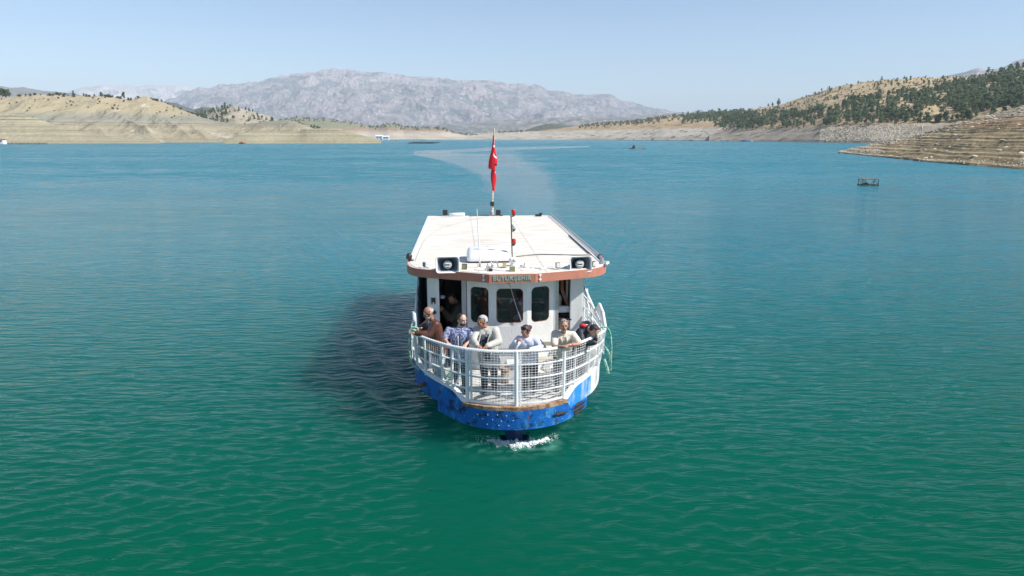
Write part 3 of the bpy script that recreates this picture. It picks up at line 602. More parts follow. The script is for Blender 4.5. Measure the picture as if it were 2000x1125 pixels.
# rocks on the point
M['rock'] = paint('pale_rock', (.52,.46,.36), .9, (.35,.27,.18), .7, 1.2, bump=.6, bscale=4)
def rock_mesh(seed):
    r_ = random.Random(seed); b = MB(); b.ell((0,0,0), (1,.8,.6), None, 8, 6)
    b.v = [tuple(c*(1+r_.uniform(-.22,.22)) for c in q) for q in b.v]; return b.mesh('boulder', M['rock'])
RK = [rock_mesh(s) for s in range(5)]
for P_, px_, tv in pick(oP, lambda px, t, P_: 1690 < px < 2010 and t > .06 and (t > .7 or rg.random() < .3), 130, rg):
    o = bpy.data.objects.new('boulder', RK[rg.randrange(5)]); COL.objects.link(o); o.location = P_; s = rg.uniform(.25, .8)
    o.scale = (s*rg.uniform(.8,1.6), s, s*rg.uniform(.5,.9)); o.rotation_euler = (rg.uniform(-.3,.3), rg.uniform(-.3,.3), rg.uniform(0,6.28))
    tag(o, 'pale angular boulder among the ledges of the rocky point on the right' if tv < .7 else 'pale boulder near the top of the rocky point on the right', 'rock', 'boulders on the rocky point'+(' ledges' if tv < .7 else ' crest'))
def rubble(name, T, cond, n, lab, smax):
    V_ = []; F_ = []
    b = MB()
    for P_, px_, tv in pick(T, cond, n, rg):
        s = rg.uniform(.3, 1)*smax; q = [Vector((rg.uniform(-1,1), rg.uniform(-1,1), rg.uniform(-.3,.9)))*s for _ in range(5)]
        vs = [P_+Vector((x*s*rg.uniform(.6,1.2), y*s*rg.uniform(.6,1.2), z*s*rg.uniform(.5,1))) for x, y, z in ((-1,-1,-.4),(1,-1,-.4),(1,1,-.4),(-1,1,-.4),(-.6,-.6,.7),(.7,-.5,.6),(.5,.7,.8),(-.6,.6,.6))]
        b.add(vs, [(0,1,5,4),(1,2,6,5),(2,3,7,6),(3,0,4,7),(4,5,6,7)])
    tag(b.build(name, M['rock']), lab, 'rubble', None, 'stuff')
rubble('rubble', oP, lambda px, t, P_: px < 2020 and (t < .06 or t > .75 or px < 1730), 2200, 'broken pale stones along the edges of the rocky point', .28)
M['rock2'] = paint('grey_rock', (.50,.47,.43), .9)
rubble('rubble', oR, lambda px, t, P_: 1600 < px < 1800 and t < .16, 1500, 'grey rubble on the bare bank below the right wood', 1.1)

# ================================================================== SMALL CRAFT AND FLOATS
def floats_row(px0, px1, py, n, label, group, s=.9):
    Y = at_z(px0, py, 0.05).y if py < 400 else py
    for k in range(n):
        x = px0+(px1-px0)*(k+.5)/n; P_ = Vector(((x-1000)/TX*Y, Y, 0))
        e = thing('fish_cage', P_, 0, label, 'fish cage', group)
        b = MB(); rad = abs(px1-px0)/n/1365*P_.y*.46; ring = [(rad*math.cos(a), rad*math.sin(a)*1.0, .25*s) for a in np.linspace(0, 2*math.pi, 13)]
        b.tube(ring, .30*s, 5, False); b.build('float_ring', M['black'], e)
        b = MB(); ring = [(q[0]*.96, q[1]*.96, 1.3*s) for q in ring]; b.tube(ring, .10*s, 4, False)
        for q in ring[::3]: b.tube([(q[0], q[1], .2), (q[0], q[1], 1.3*s)], .1*s, 4)
        b.build('handrail', M['rubber'], e)
floats_row(0, 90, 622, 12, 'dark floating fish cage in the row moored below the left bank', 'fish cages below the left bank', .8)
floats_row(762, 835, 1560, 9, 'dark floating fish cage in the far row near the white sheds', 'fish cages near the white sheds', .8)
for row, (a, b_, yy, n) in enumerate(((796,848,280.4,7),(799,856,279.2,8),(806,861,278.2,7))):
    floats_row(a, b_, yy, n, 'dark ring cage of the fish farm left of the flag, in its %s row' % ('nearest','middle','farthest')[row], 'ring cages of the open water fish farm, %s row' % ('nearest','middle','farthest')[row], .7)
M['redp'] = paint('red_hull', (.42,.04,.03), .6); M['bluep'] = paint('blue_hull', (.02,.10,.36), .5); M['concrete'] = paint('pale_shed_wall', (.72,.72,.70), .7)
def small_boat(px_, py_, ln, wd, mat, label, cabinmat, cover=False):
    P_ = Vector(((px_-1000)/TX*py_, py_, 0)); e = thing('work_boat', P_, R(6), label, 'boat')
    rings = []
    for k in range(9):
        s = k/8; x = (s-.5)*ln; hw = wd/2*math.sin(math.pi*min(s*.75+.22,.97))**.5; z = .75+.5*abs(s-.5)**2*4*.6
        rings.append([(x,-hw,z),(x,-hw*.7,-.2),(x,hw*.7,-.2),(x,hw,z)])
    b = MB(); b.loft(rings, True, True); b.build('hull', mat, e)
    b = MB(); b.box((-.08*ln,0,1.35), (ln*.3, wd*.6, 1.2)); b.build('cabin', cabinmat, e)
    b = MB(); b.box((-.08*ln,0,2.02), (ln*.38, wd*.72, .1)); b.build('canopy', M['plastic'], e)
    b = MB(); b.tube([(ln*.2,0,.9),(ln*.2,0,2.6)], .05, 5); b.build('mast', M['steel'], e)
    return e
small_boat(472, 640, 5.5, 2.2, M['redp'], 'small red boat drawn up at the tip of the middle spit', M['redp'])
small_boat(1455, 1020, 13.0, 4.5, M['bluep'], 'blue work boat moored under the pale bank on the right', M['bluep'])
small_boat(1468, 1012, 5.0, 3, M['cloth_blue'], 'pale blue boat moored behind the stern of the blue work boat', M['plastic'])
small_boat(1412, 1100, 6.0, 3, M['bluep'], 'small blue and white boat at the far bank left of the blue work boat', M['plastic'])
small_boat(1350, 1230, 9.0, 3.5, M['black'], 'dark boat close against the far bank, farthest to the left of the moored boats', M['black'])
def shed(px_, py_, wd, dp, ht, label):
    P_ = Vector(((px_-1000)/TX*py_, py_, 1.0)); e = thing('shed', P_, 0, label, 'shed')
    b = MB(); b.box((0,0,ht/2-1), (wd,dp,ht+2)); b.build('wall', M['concrete'], e)
    b = MB(); b.add([(-wd*.55,-dp*.6,ht+.02),(wd*.55,-dp*.6,ht+.02),(wd*.55,dp*.6,ht+.02),(-wd*.55,dp*.6,ht+.02),(-wd*.55,0,ht*1.35),(wd*.55,0,ht*1.35)], [(0,1,5,4),(2,3,4,5),(1,2,5),(3,0,4),(0,3,2,1)]); b.build('roof', M['redp'] if px_ < 10 else M['plastic'], e)
    for x in (-.25,.2):
        b = MB(); b.box((wd*x,-dp/2-.03,ht*.5), (wd*.14,.06,ht*.35)); b.build('window', M['dark_panel'], e)
shed(0, 618, 7, 5, 2.6, 'white hut with red roof floating by the left edge of the view')
shed(741, 1600, 15, 8, 7, 'white shed nearest the tip of the middle spit')
shed(754, 1590, 13, 8, 6, 'white shed standing right of the other at the far shore')
b = MB(); b.tube([Vector(((x-1000)/TX*Y_, Y_, .15)) for x, Y_ in ((1120,1600),(1200,1480),(1300,1310),(1345,1240),(1400,1130),(1425,1090))], .5, 5); tag(b.build('floating_boom', M['black']), 'long dark floating boom along the foot of the far pale bank', 'boom')
for x, Y_, lb_ in ((1238,1390,'small red buoy on the left part of the far floating boom'),(1305,1280,'small red buoy on the right part of the far floating boom')):
    b = MB(); b.ell((0,0,.7), (1.3,1.3,1.3)); o = b.build('buoy', M['redp'], None, True); o.location = ((x-1000)/TX*Y_, Y_, 0); tag(o, lb_, 'buoy')
# rusty raft with winch (right of the flag)
P_ = at_z(1242, 291, 0); e = thing('raft', P_, 0, 'rusty flat raft with a dark winch heap on open water right of the flag', 'raft')
b = MB(); b.box((1.0,0,.12), (6.4,2.2,.34)); b.build('deck', M['rust'], e)
b = MB(); b.box((-2.6,0,.1), (1.6,.7,.6)); b.build('float', M['black'], e)
b = MB(); b.tube([(-1.6,-.8,.2),(-.9,0,2.0),(-.4,.8,.2)], .12, 6); b.tube([(-1.9,.3,.3),(-1.5,0,1.9),(-.9,0,2.0)], .1, 6); b.box((-1.2,0,.8), (.9,.9,1.1), Matrix.Rotation(.5,3,'Y')); b.build('winch', M['black'], e)
b = MB(); b.tube([(2.3,0,.2),(1.6,.2,1.7)], .05, 5); b.tube([(2.6,0,.2),(2.5,0,.9)], .12, 5); b.build('mooring_post', M['rust'], e)
b = MB(); b.ell((4.4,.3,.1), (.35,.35,.3)); o = b.build('buoy', M['black'], None, True); o.location = P_; tag(o, 'small dark buoy floating right beside the rusty raft', 'buoy')
# half sunken cage frame
P_ = at_z(1695, 362, 0); e = thing('cage_frame', P_, R(-6), 'square rusty cage frame floating alone on the water at the right', 'cage frame')
w2, d2, hh = .95, .62, .78
M['darkwood'] = paint('wet_dark_timber', (.05,.04,.035), .6, (.25,.18,.12), .7, 5)
for k, (x0_, y0_) in enumerate(((-w2,-d2),(w2,-d2),(w2,d2),(-w2,d2))):
    x1_, y1_ = ((w2,-d2),(w2,d2),(-w2,d2),(-w2,-d2))[k]
    b = MB(); b.tube([(x0_,y0_,-.3),(x0_,y0_,hh)], .045, 6); b.build('upright', M['darkwood'], e)
    b = MB(); b.tube([(x0_,y0_,hh),(x1_,y1_,hh)], .04, 6); b.build('top_bar', M['rust'], e)
    b = MB(); b.box(((x0_+x1_)/2,(y0_+y1_)/2,.05), (abs(x1_-x0_)+.16, abs(y1_-y0_)+.16, .16)); b.build('float_beam', M['darkwood'], e)
for q in ([(-w2,-d2,hh),(0,-d2,.1),(w2*.6,-d2,hh)], [(-.05,d2,.1),(-.05,d2,hh)], [(w2,-d2,.1),(w2,d2,hh)], [(-w2,-d2,.1),(-w2,d2,hh)], [(-.75*w2,-d2*.5,.1),(-.5*w2,0,hh*.95)]):
    b = MB(); b.tube(q, .04, 6); b.build('brace', M['darkwood'], e)
b = MB(); b.box((-.35,-.25,.22), (.5,.4,.25)); b.build('float_block', M['dark_panel'], e)

# ================================================================== THE FERRY
boat = thing('passenger_ferry', BO, PSI, 'white and blue passenger ferry with flat white roof coming towards the viewer', 'ferry')
DK = .81; ZR = 1.95; ZT = 3.12; ZU = 2.95
HP = [(0,0),(.30,.03),(.55,.09),(.80,.20),(1.03,.36),(1.26,.62),(1.5,.93),(1.72,1.25),(1.93,1.75),(2.08,2.4),(2.13,3.2),(2.13,12.4)]
def hp_v(u): return float(np.interp(abs(u), [q[0] for q in HP[:-2]], [q[1] for q in HP[:-2]]))
HPs = [(q.x, q.y) for q in smoothpoly([(u, v, 0) for u, v in HP[:-1]], 3)]+[(2.13,v) for v in (4.5,6,8,10,11.6)]+[(2.08,12.2),(1.95,12.4)]
def full(pl): return [(-u, v) for u, v in reversed(pl)]+[(u, v) for u, v in pl[1:]]
# hull
def hull_ring(k, dv, z, taper): return [Vector((u*k*(1-taper*max(0, 1-v/5.0)), v*1.0+dv*max(0, 1-v/6.0), z)) for u, v in full(HPs)]
b = MB(); b.loft([hull_ring(1.0,.02,.83,0), hull_ring(1.0,.02,.64,0), hull_ring(.97,.30,.52,.05), hull_ring(.90,.8,.25,.25), hull_ring(.84,1.5,-.05,.42), hull_ring(.6,2.6,-.7,.5)], True, False)
b.build('hull', M['blue'], boat, True)
b = MB(); b.prism([(u*.985, v+.02) for u, v in full(HPs)][::1], DK-.04, DK); b.build('deck', M['deck'], boat)
def rail_arc():
    top = [(0,.08),(.5,.13),(.93,.30),(1.26,.52),(1.5,.76),(1.75,1.06),(1.97,1.40),(2.07,1.9),(2.09,2.5)]
    return [(q.x, q.y) for q in smoothpoly([(u, v, 0) for u, v in top], 4)]
RT = rail_arc()
def arc_at(poly, u):
    for i in range(len(poly)-1):
        if poly[i][0] <= u <= poly[i+1][0]+1e-9:
            t = (u-poly[i][0])/max(poly[i+1][0]-poly[i][0], 1e-9); return poly[i][1]+(poly[i+1][1]-poly[i][1])*t
    return poly[-1][1]
def railp(u, z):                                   # point on the bow railing; it leans out slightly towards the foot at the bow
    a = abs(u); vt = arc_at(RT, a); vb = hp_v(min(a, 2.07))+.06; k = (ZR-z)/(ZR-.87)
    return Vector((u, vt*(1-k)+vb*k, z))
def bul_z(u, v=0):
    a = abs(u)
    return float(np.interp(a, [.97,1.05,1.15,1.26,1.6,2.1], [.84,.90,1.01,1.05,1.09,1.16]))
# bulwarks
for sgn in (-1, 1):
    pl = [q for q in HPs if q[0] >= .97 or q[1] > 3]
    pl = [(.97, hp_v(.97))]+pl
    segs = [(pl, 'left')] if sgn < 0 else [([q for q in pl if q[0] <= 1.66 and q[1] < 2], 'a'), ([q for q in pl if q[0] >= 1.60], 'b')]
    for pp, nm in segs:
        rings = []
        for u, v in pp:
            zt = bul_z(u)+(.04*min(max(v-3, 0), 3)); U_ = sgn*u
            nx = Vector((sgn*u*.6, (v-3.4) if v < 3.4 else 0, 0)); nx = nx.normalized() if nx.length > 0 else Vector((sgn,0,0))
            o_ = Vector((U_, v, 0)); i_ = o_-nx*.05
            rings.append([Vector((o_.x,o_.y,.645)), Vector((o_.x+nx.x*.012,o_.y+nx.y*.012,zt)), Vector((i_.x,i_.y,zt)), Vector((i_.x,i_.y,.82))])
        b = MB(); b.loft(rings, True, True)
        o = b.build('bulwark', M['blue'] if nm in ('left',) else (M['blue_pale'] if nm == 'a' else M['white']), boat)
        if nm == 'a': tag(o, 'bright blue front end of the right bulwark')
    b = MB(); capp = []
    for u, v in pl: capp.append(Vector((sgn*(u-.02), v+.02, bul_z(u)+.04*min(max(v-3,0),3)+.012)))
    rings = [[q+Vector((-.05*sgn,.02,-.015)), q+Vector((.05*sgn,-.03,-.015)), q+Vector((.05*sgn,-.03,.02)), q+Vector((-.05*sgn,.02,.02))] for q in capp]
    b.loft(rings, True, True); b.build('bulwark_cap', M['white_rail'], boat)
# bow edge and bumper
edge_ = [(u, v) for u, v in full(HPs) if abs(u) <= 1.04]
b = MB(); b.loft([[Vector((u*1.01,v-.045,.80)), Vector((u*1.01,v-.045,.865)), Vector((u*.99,v+.05,.865)), Vector((u*.99,v+.05,.80))] for u, v in edge_], True, True); b.build('bow_edge', M['rust'], boat)
bplan = [(u, v) for u, v in full(HPs) if abs(u) <= 1.50]
bplan = [(-1.52,1.35)]+[(-1.52,.95)]+bplan[1:-1]+[(1.52,.95),(1.52,1.35)]
b = MB(); b.loft([[Vector((u*1.0, v+(.01 if abs(u) > 1 else 0), .645 if abs(u) > 1.04 else .80)), Vector((u*1.012, v-.05, .635 if abs(u) > 1.04 else .79)), Vector((u*1.005, v-.035, .40+.05*abs(u/1.5)**2)), Vector((u*.98, v+.12, .37+.05*abs(u/1.5)**2)), Vector((u*.95,v+.25,.40))] for u, v in bplan], True, True)
bump_ = b.build('bow_plate', M['blue'], boat)
bm_ = MB(); bm_.rc((0,0,0), (0,-.010,0), .011, .009, 6); bolt_me = bm_.mesh('bolt', M['grey'])
def bplate(u, z): return Vector((u, hp_v(u)-.05, z))
for k in range(13):
    for zz in (.70,.60,.50):
        u = -1.1+k*.185+(.09 if zz == .60 else 0)+random.uniform(-.03,.03)
        if u > 1.0: continue
        if random.random() < .45: continue
        o = bpy.data.objects.new('bolt', bolt_me); COL.objects.link(o); o.parent = bump_; o.location = bplate(u, zz+random.uniform(-.015,.015))
for (u0, u1, z) in ((.72,1.03,.62),(1.22,1.48,.62),(1.18,1.48,.53),(1.2,1.42,.465)):
    b = MB(); pts = [bplate(u0+(u1-u0)*k/5, z+.012*math.sin(k))+Vector((0,-.012,0)) for k in range(6)]; b.tube(pts, [.012,.032,.036,.036,.032,.012], 8)
    b.build('rubber_fender', M['rubber'], bump_)
b = MB(); b.prism([(-.17,.62),(-.16,.40),(0,.30),(.16,.40),(.17,.62),(.17,1.6),(-.17,1.6)], -.5, .42); b.build('stem', M['dark_blue'], boat)
b = MB(); b.box((0,.50,-.015), (.58,.24,.05)); b.build('stem_shoe', M['dark_blue'], boat)
b = MB(); b.box((-1.86,1.34,.86), (.02,.16,.10), Matrix.Rotation(-.75,3,'Z')); b.build('draught_plate', M['rust'], boat)

# ---- railing round the bow
rl = bpy.data.objects.new('bow_railing', None); COL.objects.link(rl); rl.parent = boat
us = [i/40*2.08 for i in range(-40, 41)]
def railpath(z, u0, u1, n=26): return [railp(u0+(u1-u0)*k/n, z) for k in range(n+1)]
b = MB(); b.tube(railpath(ZR,-2.07,2.07,60), .030, 8); b.build('top_rail', M['white_rail'], rl)
for z in (1.68,1.41,1.14): 
    b = MB(); b.tube(railpath(z,-2.06,2.06,60), .021, 6); b.build('rail', M['white_rail'], rl)
b = MB(); b.tube(railpath(.90,-.97,.97,30), .024, 6); b.build('rail', M['white_rail'], rl)
for u, r_, z0 in ((0,.042,.84),(.075,.024,.84),(-.93,.040,.84),(-.855,.024,.84),(.95,.038,.84),(1.2,.022,1.0),(1.55,.024,1.05),(1.82,.024,1.08),(-1.22,.026,1.0),(-1.42,.030,1.04),(-1.78,.026,1.06),(-1.99,.03,1.1),(2.0,.03,1.1)):
    b = MB(); b.tube([railp(u, ZR+.01), railp(u, 1.4), railp(u, z0)], r_, 8); b.build('post', M['white_rail'], rl)
b = MB(); b.tube([railp(-1.20,1.93), railp(-1.10,1.86), railp(-1.07,1.6), railp(-1.10,1.3), railp(-1.2,1.07)], .022, 8); b.build('gate_bow', M['white_rail'], rl)
# netting: real cords, too fine to pick apart
b = MB(); stp = .053; n_ = 0
def arclen_us():
    out_ = [0.0]; u = 0
    while u < 2.05:
        du = .01; p0 = railp(u, ZR); L_ = 0
        while L_ < stp and u < 2.06: u += du; p1 = railp(u, ZR); L_ += (p1-p0).length; p0 = p1
        out_.append(u)
    return out_
au_ = arclen_us()
for u in [-q for q in au_[1:]]+au_:
    z0 = .9 if abs(u) < 1.0 else bul_z(u)+.03
    jx = random.uniform(-.008,.008)
    b.tube([railp(u,ZR)+Vector((0,-.03,0)), railp(u+jx,(ZR+z0)/2)+Vector((0,-.028,0)), railp(u+random.uniform(-.01,.01),z0)+Vector((0,-.03,0))], .0035, 3, False)
z = ZR-stp
while z > .92:
    u1 = 2.03
    pts = [railp(-u1+2*u1*k/70, z+.004*math.sin(k*1.3+z*9))+Vector((0,-.032,0)) for k in range(71)]
    if z < 1.13:
        pts = [q for q in pts if z > (bul_z(q.x)+.03 if abs(q.x) > 1.0 else .9)]
        if z < 1.06: pts = [q for q in pts if abs(q.x) < 1.2]
    if len(pts) > 2: b.tube(pts, .0035, 3, False)
    z -= stp
tag(b.build('netting', M['net'], rl), kind='stuff')
b = MB()                                                # lashing wound round the top rail
for k in range(90):
    u = -2.0+k*4.0/89; q = railp(u, ZR); b.tube([q+Vector((0,-.036,-.02)), q+Vector((.01,-.01,.036)), q+Vector((.02,.033,0))], .007, 4, False)
tag(b.build('lashing', M['net'], rl), kind='stuff')

# ---- side railings
for sgn in (-1, 1):
    sr = bpy.data.objects.new('side_railing', None); COL.objects.link(sr); sr.parent = boat
    for z, r_ in ((ZR,.028),(1.68,.019),(1.42,.019)):
        b = MB(); b.tube([(sgn*2.08,2.0,z),(sgn*2.09,3,z),(sgn*2.08,12.2,z+.02)], r_, 6); b.build('rail', M['white_rail'], sr)
    for k in range(10):
        v = 2.3+k*1.08; b = MB(); b.tube([(sgn*2.08,v,ZR),(sgn*2.09,v,1.15)], .021, 6); b.build('post', M['white_rail'], sr)
    b = MB(); n = 64
    for k in range(n): v = 2.05+k*.12; b.tube([(sgn*2.105,v,ZR),(sgn*2.105,v+.01,1.2)], .006, 3, False)
    for k in range(8): z = 1.24+k*.09; b.tube([(sgn*2.105,2.0,z),(sgn*2.105,9.8,z)], .006, 3, False)
    tag(b.build('netting', M['net'], sr), kind='stuff')
# raised net panel at the right shoulder of the bow
pk = bpy.data.objects.new('net_panel', None); COL.objects.link(pk); pk.parent = boat
A_, P0, C_ = Vector((2.0,1.45,ZR)), Vector((1.99,2.1,2.33)), Vector((2.02,2.75,ZR))
b = MB(); b.tube([A_, A_.lerp(P0,.6)+Vector((.02,0,.04)), P0-Vector((0,.03,0)), P0+Vector((0,.04,0)), C_], .032, 8); b.build('frame', M['white_rail'], pk)
b = MB()
for k in range(1, 24):
    t = k/24; v = A_.y+(C_.y-A_.y)*t; zt = ZR+(2.33-ZR)*(1-abs(t-.5)*2); b.tube([(2.02,v,ZR),(2.01,v,zt)], .007, 3, False)
for k in range(1, 9):
    z = ZR+k*.042; f = (z-ZR)/.38; b.tube([(2.015, A_.y+(P0.y-A_.y)*f, z),(2.015, C_.y+(P0.y-C_.y)*f, z)], .007, 3, False)
tag(b.build('netting', M['net'], pk), kind='stuff')
b = MB(); b.tube([(1.80,3.4,2.62),(1.92,2.6,2.22),(1.98,2.0,1.98)], .026, 8); b.build('hand_rail', M['white_rail'], boat)
for v, zt, zb in ((3.1,2.46,1.5),(2.6,2.2,1.3)):
    b = MB(); b.tube([(1.9,v,zt),(1.93,v,zb)], .018, 6); b.build('stanchion', M['white_rail'], boat)
b = MB(); b.tube([(1.9,3.2,2.2),(1.95,2.4,1.75)], .018, 6); b.build('stanchion', M['white_rail'], boat)

# ---- cabin
W = M['white']
def facet(a, c, z0, z1, hole, thick, name, mat=W):
    a = Vector((a[0],a[1],0)); c = Vector((c[0],c[1],0)); d = c-a; L_ = d.length; d.normalize(); n = Vector((d.y,-d.x,0))     # n points forward (-v)
    def P(s, z, off=0): return a+d*s+Vector((0,0,z))-n*off
    s0, s1, zb, zt, r_ = hole; ring = []
    for cx, cz, a0 in ((s1-r_, zb+r_, -90),(s1-r_, zt-r_, 0),(s0+r_, zt-r_, 90),(s0+r_, zb+r_, 180)):
        for k in range(7): an = R(a0+k*15); ring.append((cx+r_*math.cos(an), cz+r_*math.sin(an)))
    outer = []; cs, cz = (s0+s1)/2, (zb+zt)/2
    for s, z in ring:
        dx, dz = s-cs, z-cz; kx = ((L_-cs) if dx > 0 else cs)/max(abs(dx),1e-6); kz = ((z1-cz) if dz > 0 else (cz-z0))/max(abs(dz),1e-6); k = min(kx, kz)
        outer.append((cs+dx*k, cz+dz*k))
    # pull the nearest ring points into the wall's corners
    for corner in ((0,z0),(L_,z0),(L_,z1),(0,z1)):
        j = min(range(len(outer)), key=lambda i: (outer[i][0]-corner[0])**2+(outer[i][1]-corner[1])**2); outer[j] = corner
    b = MB(); b.loft([[P(s,z) for s,z in outer],[P(s,z) for s,z in ring],[P(s,z,thick) for s,z in ring],[P(s,z,thick) for s,z in outer]], True)
    wall = b.build(name, mat, boat)
    b = MB(); mid = [P(s,z,.02) for s, z in ring]; b.add(mid, [tuple(range(len(mid)))])
    win = b.build('window', M['glass'], wall)
    b = MB(); q = [P(s,z,.012) for s, z in ring]; b.tube(q+[q[0]], .011, 6, False); b.build('window_seal', M['wood'], wall)
    return wall
BL, BCL, BCR, BR = (-.90,2.48), (-.37,2.20), (.41,2.16), (1.02,2.42)
wL = facet(BL, BCL, DK, ZU, (.09,.53,1.90,2.71,.11), .04, 'bay_wall')
wC = facet(BCL, BCR, DK, ZU, (.105,.69,1.93,2.70,.10), .04, 'bay_wall')
wR = facet(BCR, BR, DK, ZU, (.10,.55,1.92,2.71,.11), .04, 'bay_wall')
b = MB(); b.box((-.94,3.7,(DK+ZU)/2), (.04,2.4,ZU-DK)); b.build('bay_side', M['interior'], boat)
b = MB(); b.box((1.045,3.6,(DK+ZU)/2), (.04,2.3,ZU-DK)); b.build('bay_side', M['white'], boat)
b = MB(); b.box((-.965,2.50,(DK+ZU)/2), (.10,.06,ZU-DK)); b.build('door_jamb', M['grey'], boat)
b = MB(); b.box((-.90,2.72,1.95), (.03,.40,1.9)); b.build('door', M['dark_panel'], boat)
b = MB(); b.box((1.09,2.52,(DK+ZU)/2), (.09,.08,ZU-DK), Matrix.Rotation(.2,3,'Z')); b.build('door_jamb', M['steel'], boat)
for sgn, c0, c1 in ((-1,-1.77,-1.51),(1,1.42,1.70)):
    b = MB(); b.box(((c0+c1)/2,2.62,(DK+ZU)/2), (abs(c1-c0),.10,ZU-DK)); b.build('pillar', M['white'], boat, bevel=.008)
    sw = MB(); sw.box((sgn*1.73,7.5,(DK+1.75)/2), (.05,9.6,1.75-DK)); sw.box((sgn*1.73,7.5,2.83), (.05,9.6,.24))
    for k in range(9): sw.box((sgn*1.73,2.8+k*1.19,2.23), (.05,.16,.96))
    swo = sw.build('side_wall', M['white'], boat)
    for k in range(8):
        b = MB(); b.box((sgn*1.725,3.395+k*1.19,2.23), (.012,1.03,.96)); b.build('window', M['glass'], swo)
b = MB(); b.box((0,12.3,(DK+ZU)/2), (3.4,.05,ZU-DK)); b.build('back_wall', M['white'], boat)
b = MB(); b.box((0,7.4,DK+.012), (3.36,9.5,.02)); b.build('cabin_floor', M['interior'], boat)
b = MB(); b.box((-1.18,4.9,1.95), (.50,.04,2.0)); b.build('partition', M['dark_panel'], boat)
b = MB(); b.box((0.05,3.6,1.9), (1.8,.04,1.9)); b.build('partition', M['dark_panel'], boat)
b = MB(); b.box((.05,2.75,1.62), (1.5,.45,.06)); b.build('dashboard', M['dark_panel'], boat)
b = MB(); b.box((1.66,4.6,1.95), (.03,3.0,2.1)); b.build('lining', M['wood'], boat)
# weathered board under the centre window
M['weather'] = paint('weathered_white_board', (.74,.74,.73), .6, (.06,.06,.06), .95, 16, (1.6,1,.35), .2, 20, mid=.63, sharp=.025)
b = MB(); b.box((.02,2.155,1.62), (.74,.014,.50), Matrix.Rotation(-.05,3,'Z')); b.build('weathered_board', M['weather'], boat)
b = MB(); b.box((.02,2.14,1.35), (.78,.03,.02), Matrix.Rotation(-.05,3,'Z')); b.build('ledge', M['grey'], boat)
b = MB(); b.tube([(0.00,2.13,2.83),(.03,2.12,2.78),(.13,2.115,2.42),(.235,2.12,2.08)], .008, 6); b.tube([(.19,2.11,2.23),(.275,2.11,1.97)], .011, 6); b.build('windscreen_wiper', M['steel'], boat)
b = MB(); b.tube([(.0+.025*math.cos(a),2.13,2.84+.025*math.sin(a)) for a in np.linspace(0,6.28,10)], .006, 5); b.build('wiper_hook', M['black'], boat)
b = MB(); b.ell((.20,2.34,2.02), (.105,.03,.06), Matrix.Rotation(-.35,3,'Y')); b.build('white_cushion', M['plastic'], boat, True)
# things fixed by the doors
q = B(846.5,586,2.55); b = MB(); b.box((q.x,2.55,q.z-.01), (.095,.05,.17)); o = b.build('lamp_box', M['dark_panel'], boat, bevel=.02)
b = MB(); b.box((q.x,2.52,q.z+.075), (.09,.02,.02)); b.build('lamp_bracket', M['plastic'], o); b = MB(); b.ell((q.x,2.52,q.z-.065), (.02,.012,.02)); b.build('lamp_button', M['plastic'], o)
q = B(848,610,2.55); b = MB(); b.ell((q.x,2.53,q.z), (.045,.04,.045)); b.build('cable_gland', M['black'], boat, True)
b = MB(); b.box((1.26,3.2,1.36), (.40,.8,1.05)); b.build('cabinet', M['beige'], boat, bevel=.01)
b = MB(); b.box((1.27,3.05,1.915), (.36,1.0,.03), Matrix.Rotation(.08,3,'X')); b.build('cabinet_top', M['dark_panel'], boat)
b = MB(); b.box((1.26,2.74,2.08), (.34,.10,.14)); b.build('sill', M['white'], boat)
b = MB(); b.tube([(1.27,2.85,2.92),(1.27,2.85,2.5),(1.30,2.83,2.4),(1.42,2.8,2.12)], .05, 4); b.build('window_frame', M['wood'], boat)
b = MB(); b.box((1.385,2.86,2.58), (.05,.02,.62)); b.build('wood_panel', M['beige'], boat); b = MB(); b.tube([(1.43,2.8,2.9),(1.44,2.78,2.1),(1.44,2.78,1.95)], .02, 6); b.build('door_post', M['black'], boat)
b = MB(); b.ell((1.17,2.86,2.28), (.10,.08,.14)); b.ell((1.15,2.87,2.17), (.12,.09,.09)); o = b.build('sack', M['beige'], None, True)
o.location = BO; o.rotation_euler = (0,0,PSI); tag(o, 'pale cream cloth bundle on the sill inside the right doorway of the ferry', 'bundle')

# ---- roof
RL = [(-.44,1.74),(-1.00,2.04),(-1.52,2.28),(-1.83,2.43),(-2.02,2.58),(-2.14,2.80),(-2.21,3.13),(-2.23,3.8),(-2.2,12.66)]
RR = [(.52,1.74),(.96,1.88),(1.71,2.14),(2.0,2.34),(2.15,2.56),(2.24,2.85),(2.28,3.37),(2.26,12.5)]
plan = list(reversed(RL))+RR; plan = plan            # left rear ... front ... right rear
b = MB(); b.prism(plan, ZU, ZT-.012); rf = b.build('roof', M['white'], boat)
# top sheets, separate panels with open joints between
def clip(poly, a, bb, keep_gt):                       # clip polygon to x > / < value
    out_ = []
    for i in range(len(poly)):
        p_, q_ = poly[i], poly[(i+1)%len(poly)]; fp = (p_[0]-a)*(1 if keep_gt else -1); fq = (q_[0]-a)*(1 if keep_gt else -1)
        if fp >= 0: out_.append(p_)
        if fp*fq < 0: t = fp/(fp-fq); out_.append((p_[0]+(q_[0]-p_[0])*t, p_[1]+(q_[1]-p_[1])*t))
    return out_
inner = [(u*.985, 1.77+(v-1.74)*.995) for u, v in plan]
cuts = [-3, -.655, .785, 3]
for i in range(3):
    pl = clip(clip(inner, cuts[i]+.006, 0, True), cuts[i+1]-.006, 0, False)
    b = MB(); b.prism(pl, ZT-.012, ZT); b.build('roof_sheet', M['roofwhite'], rf)
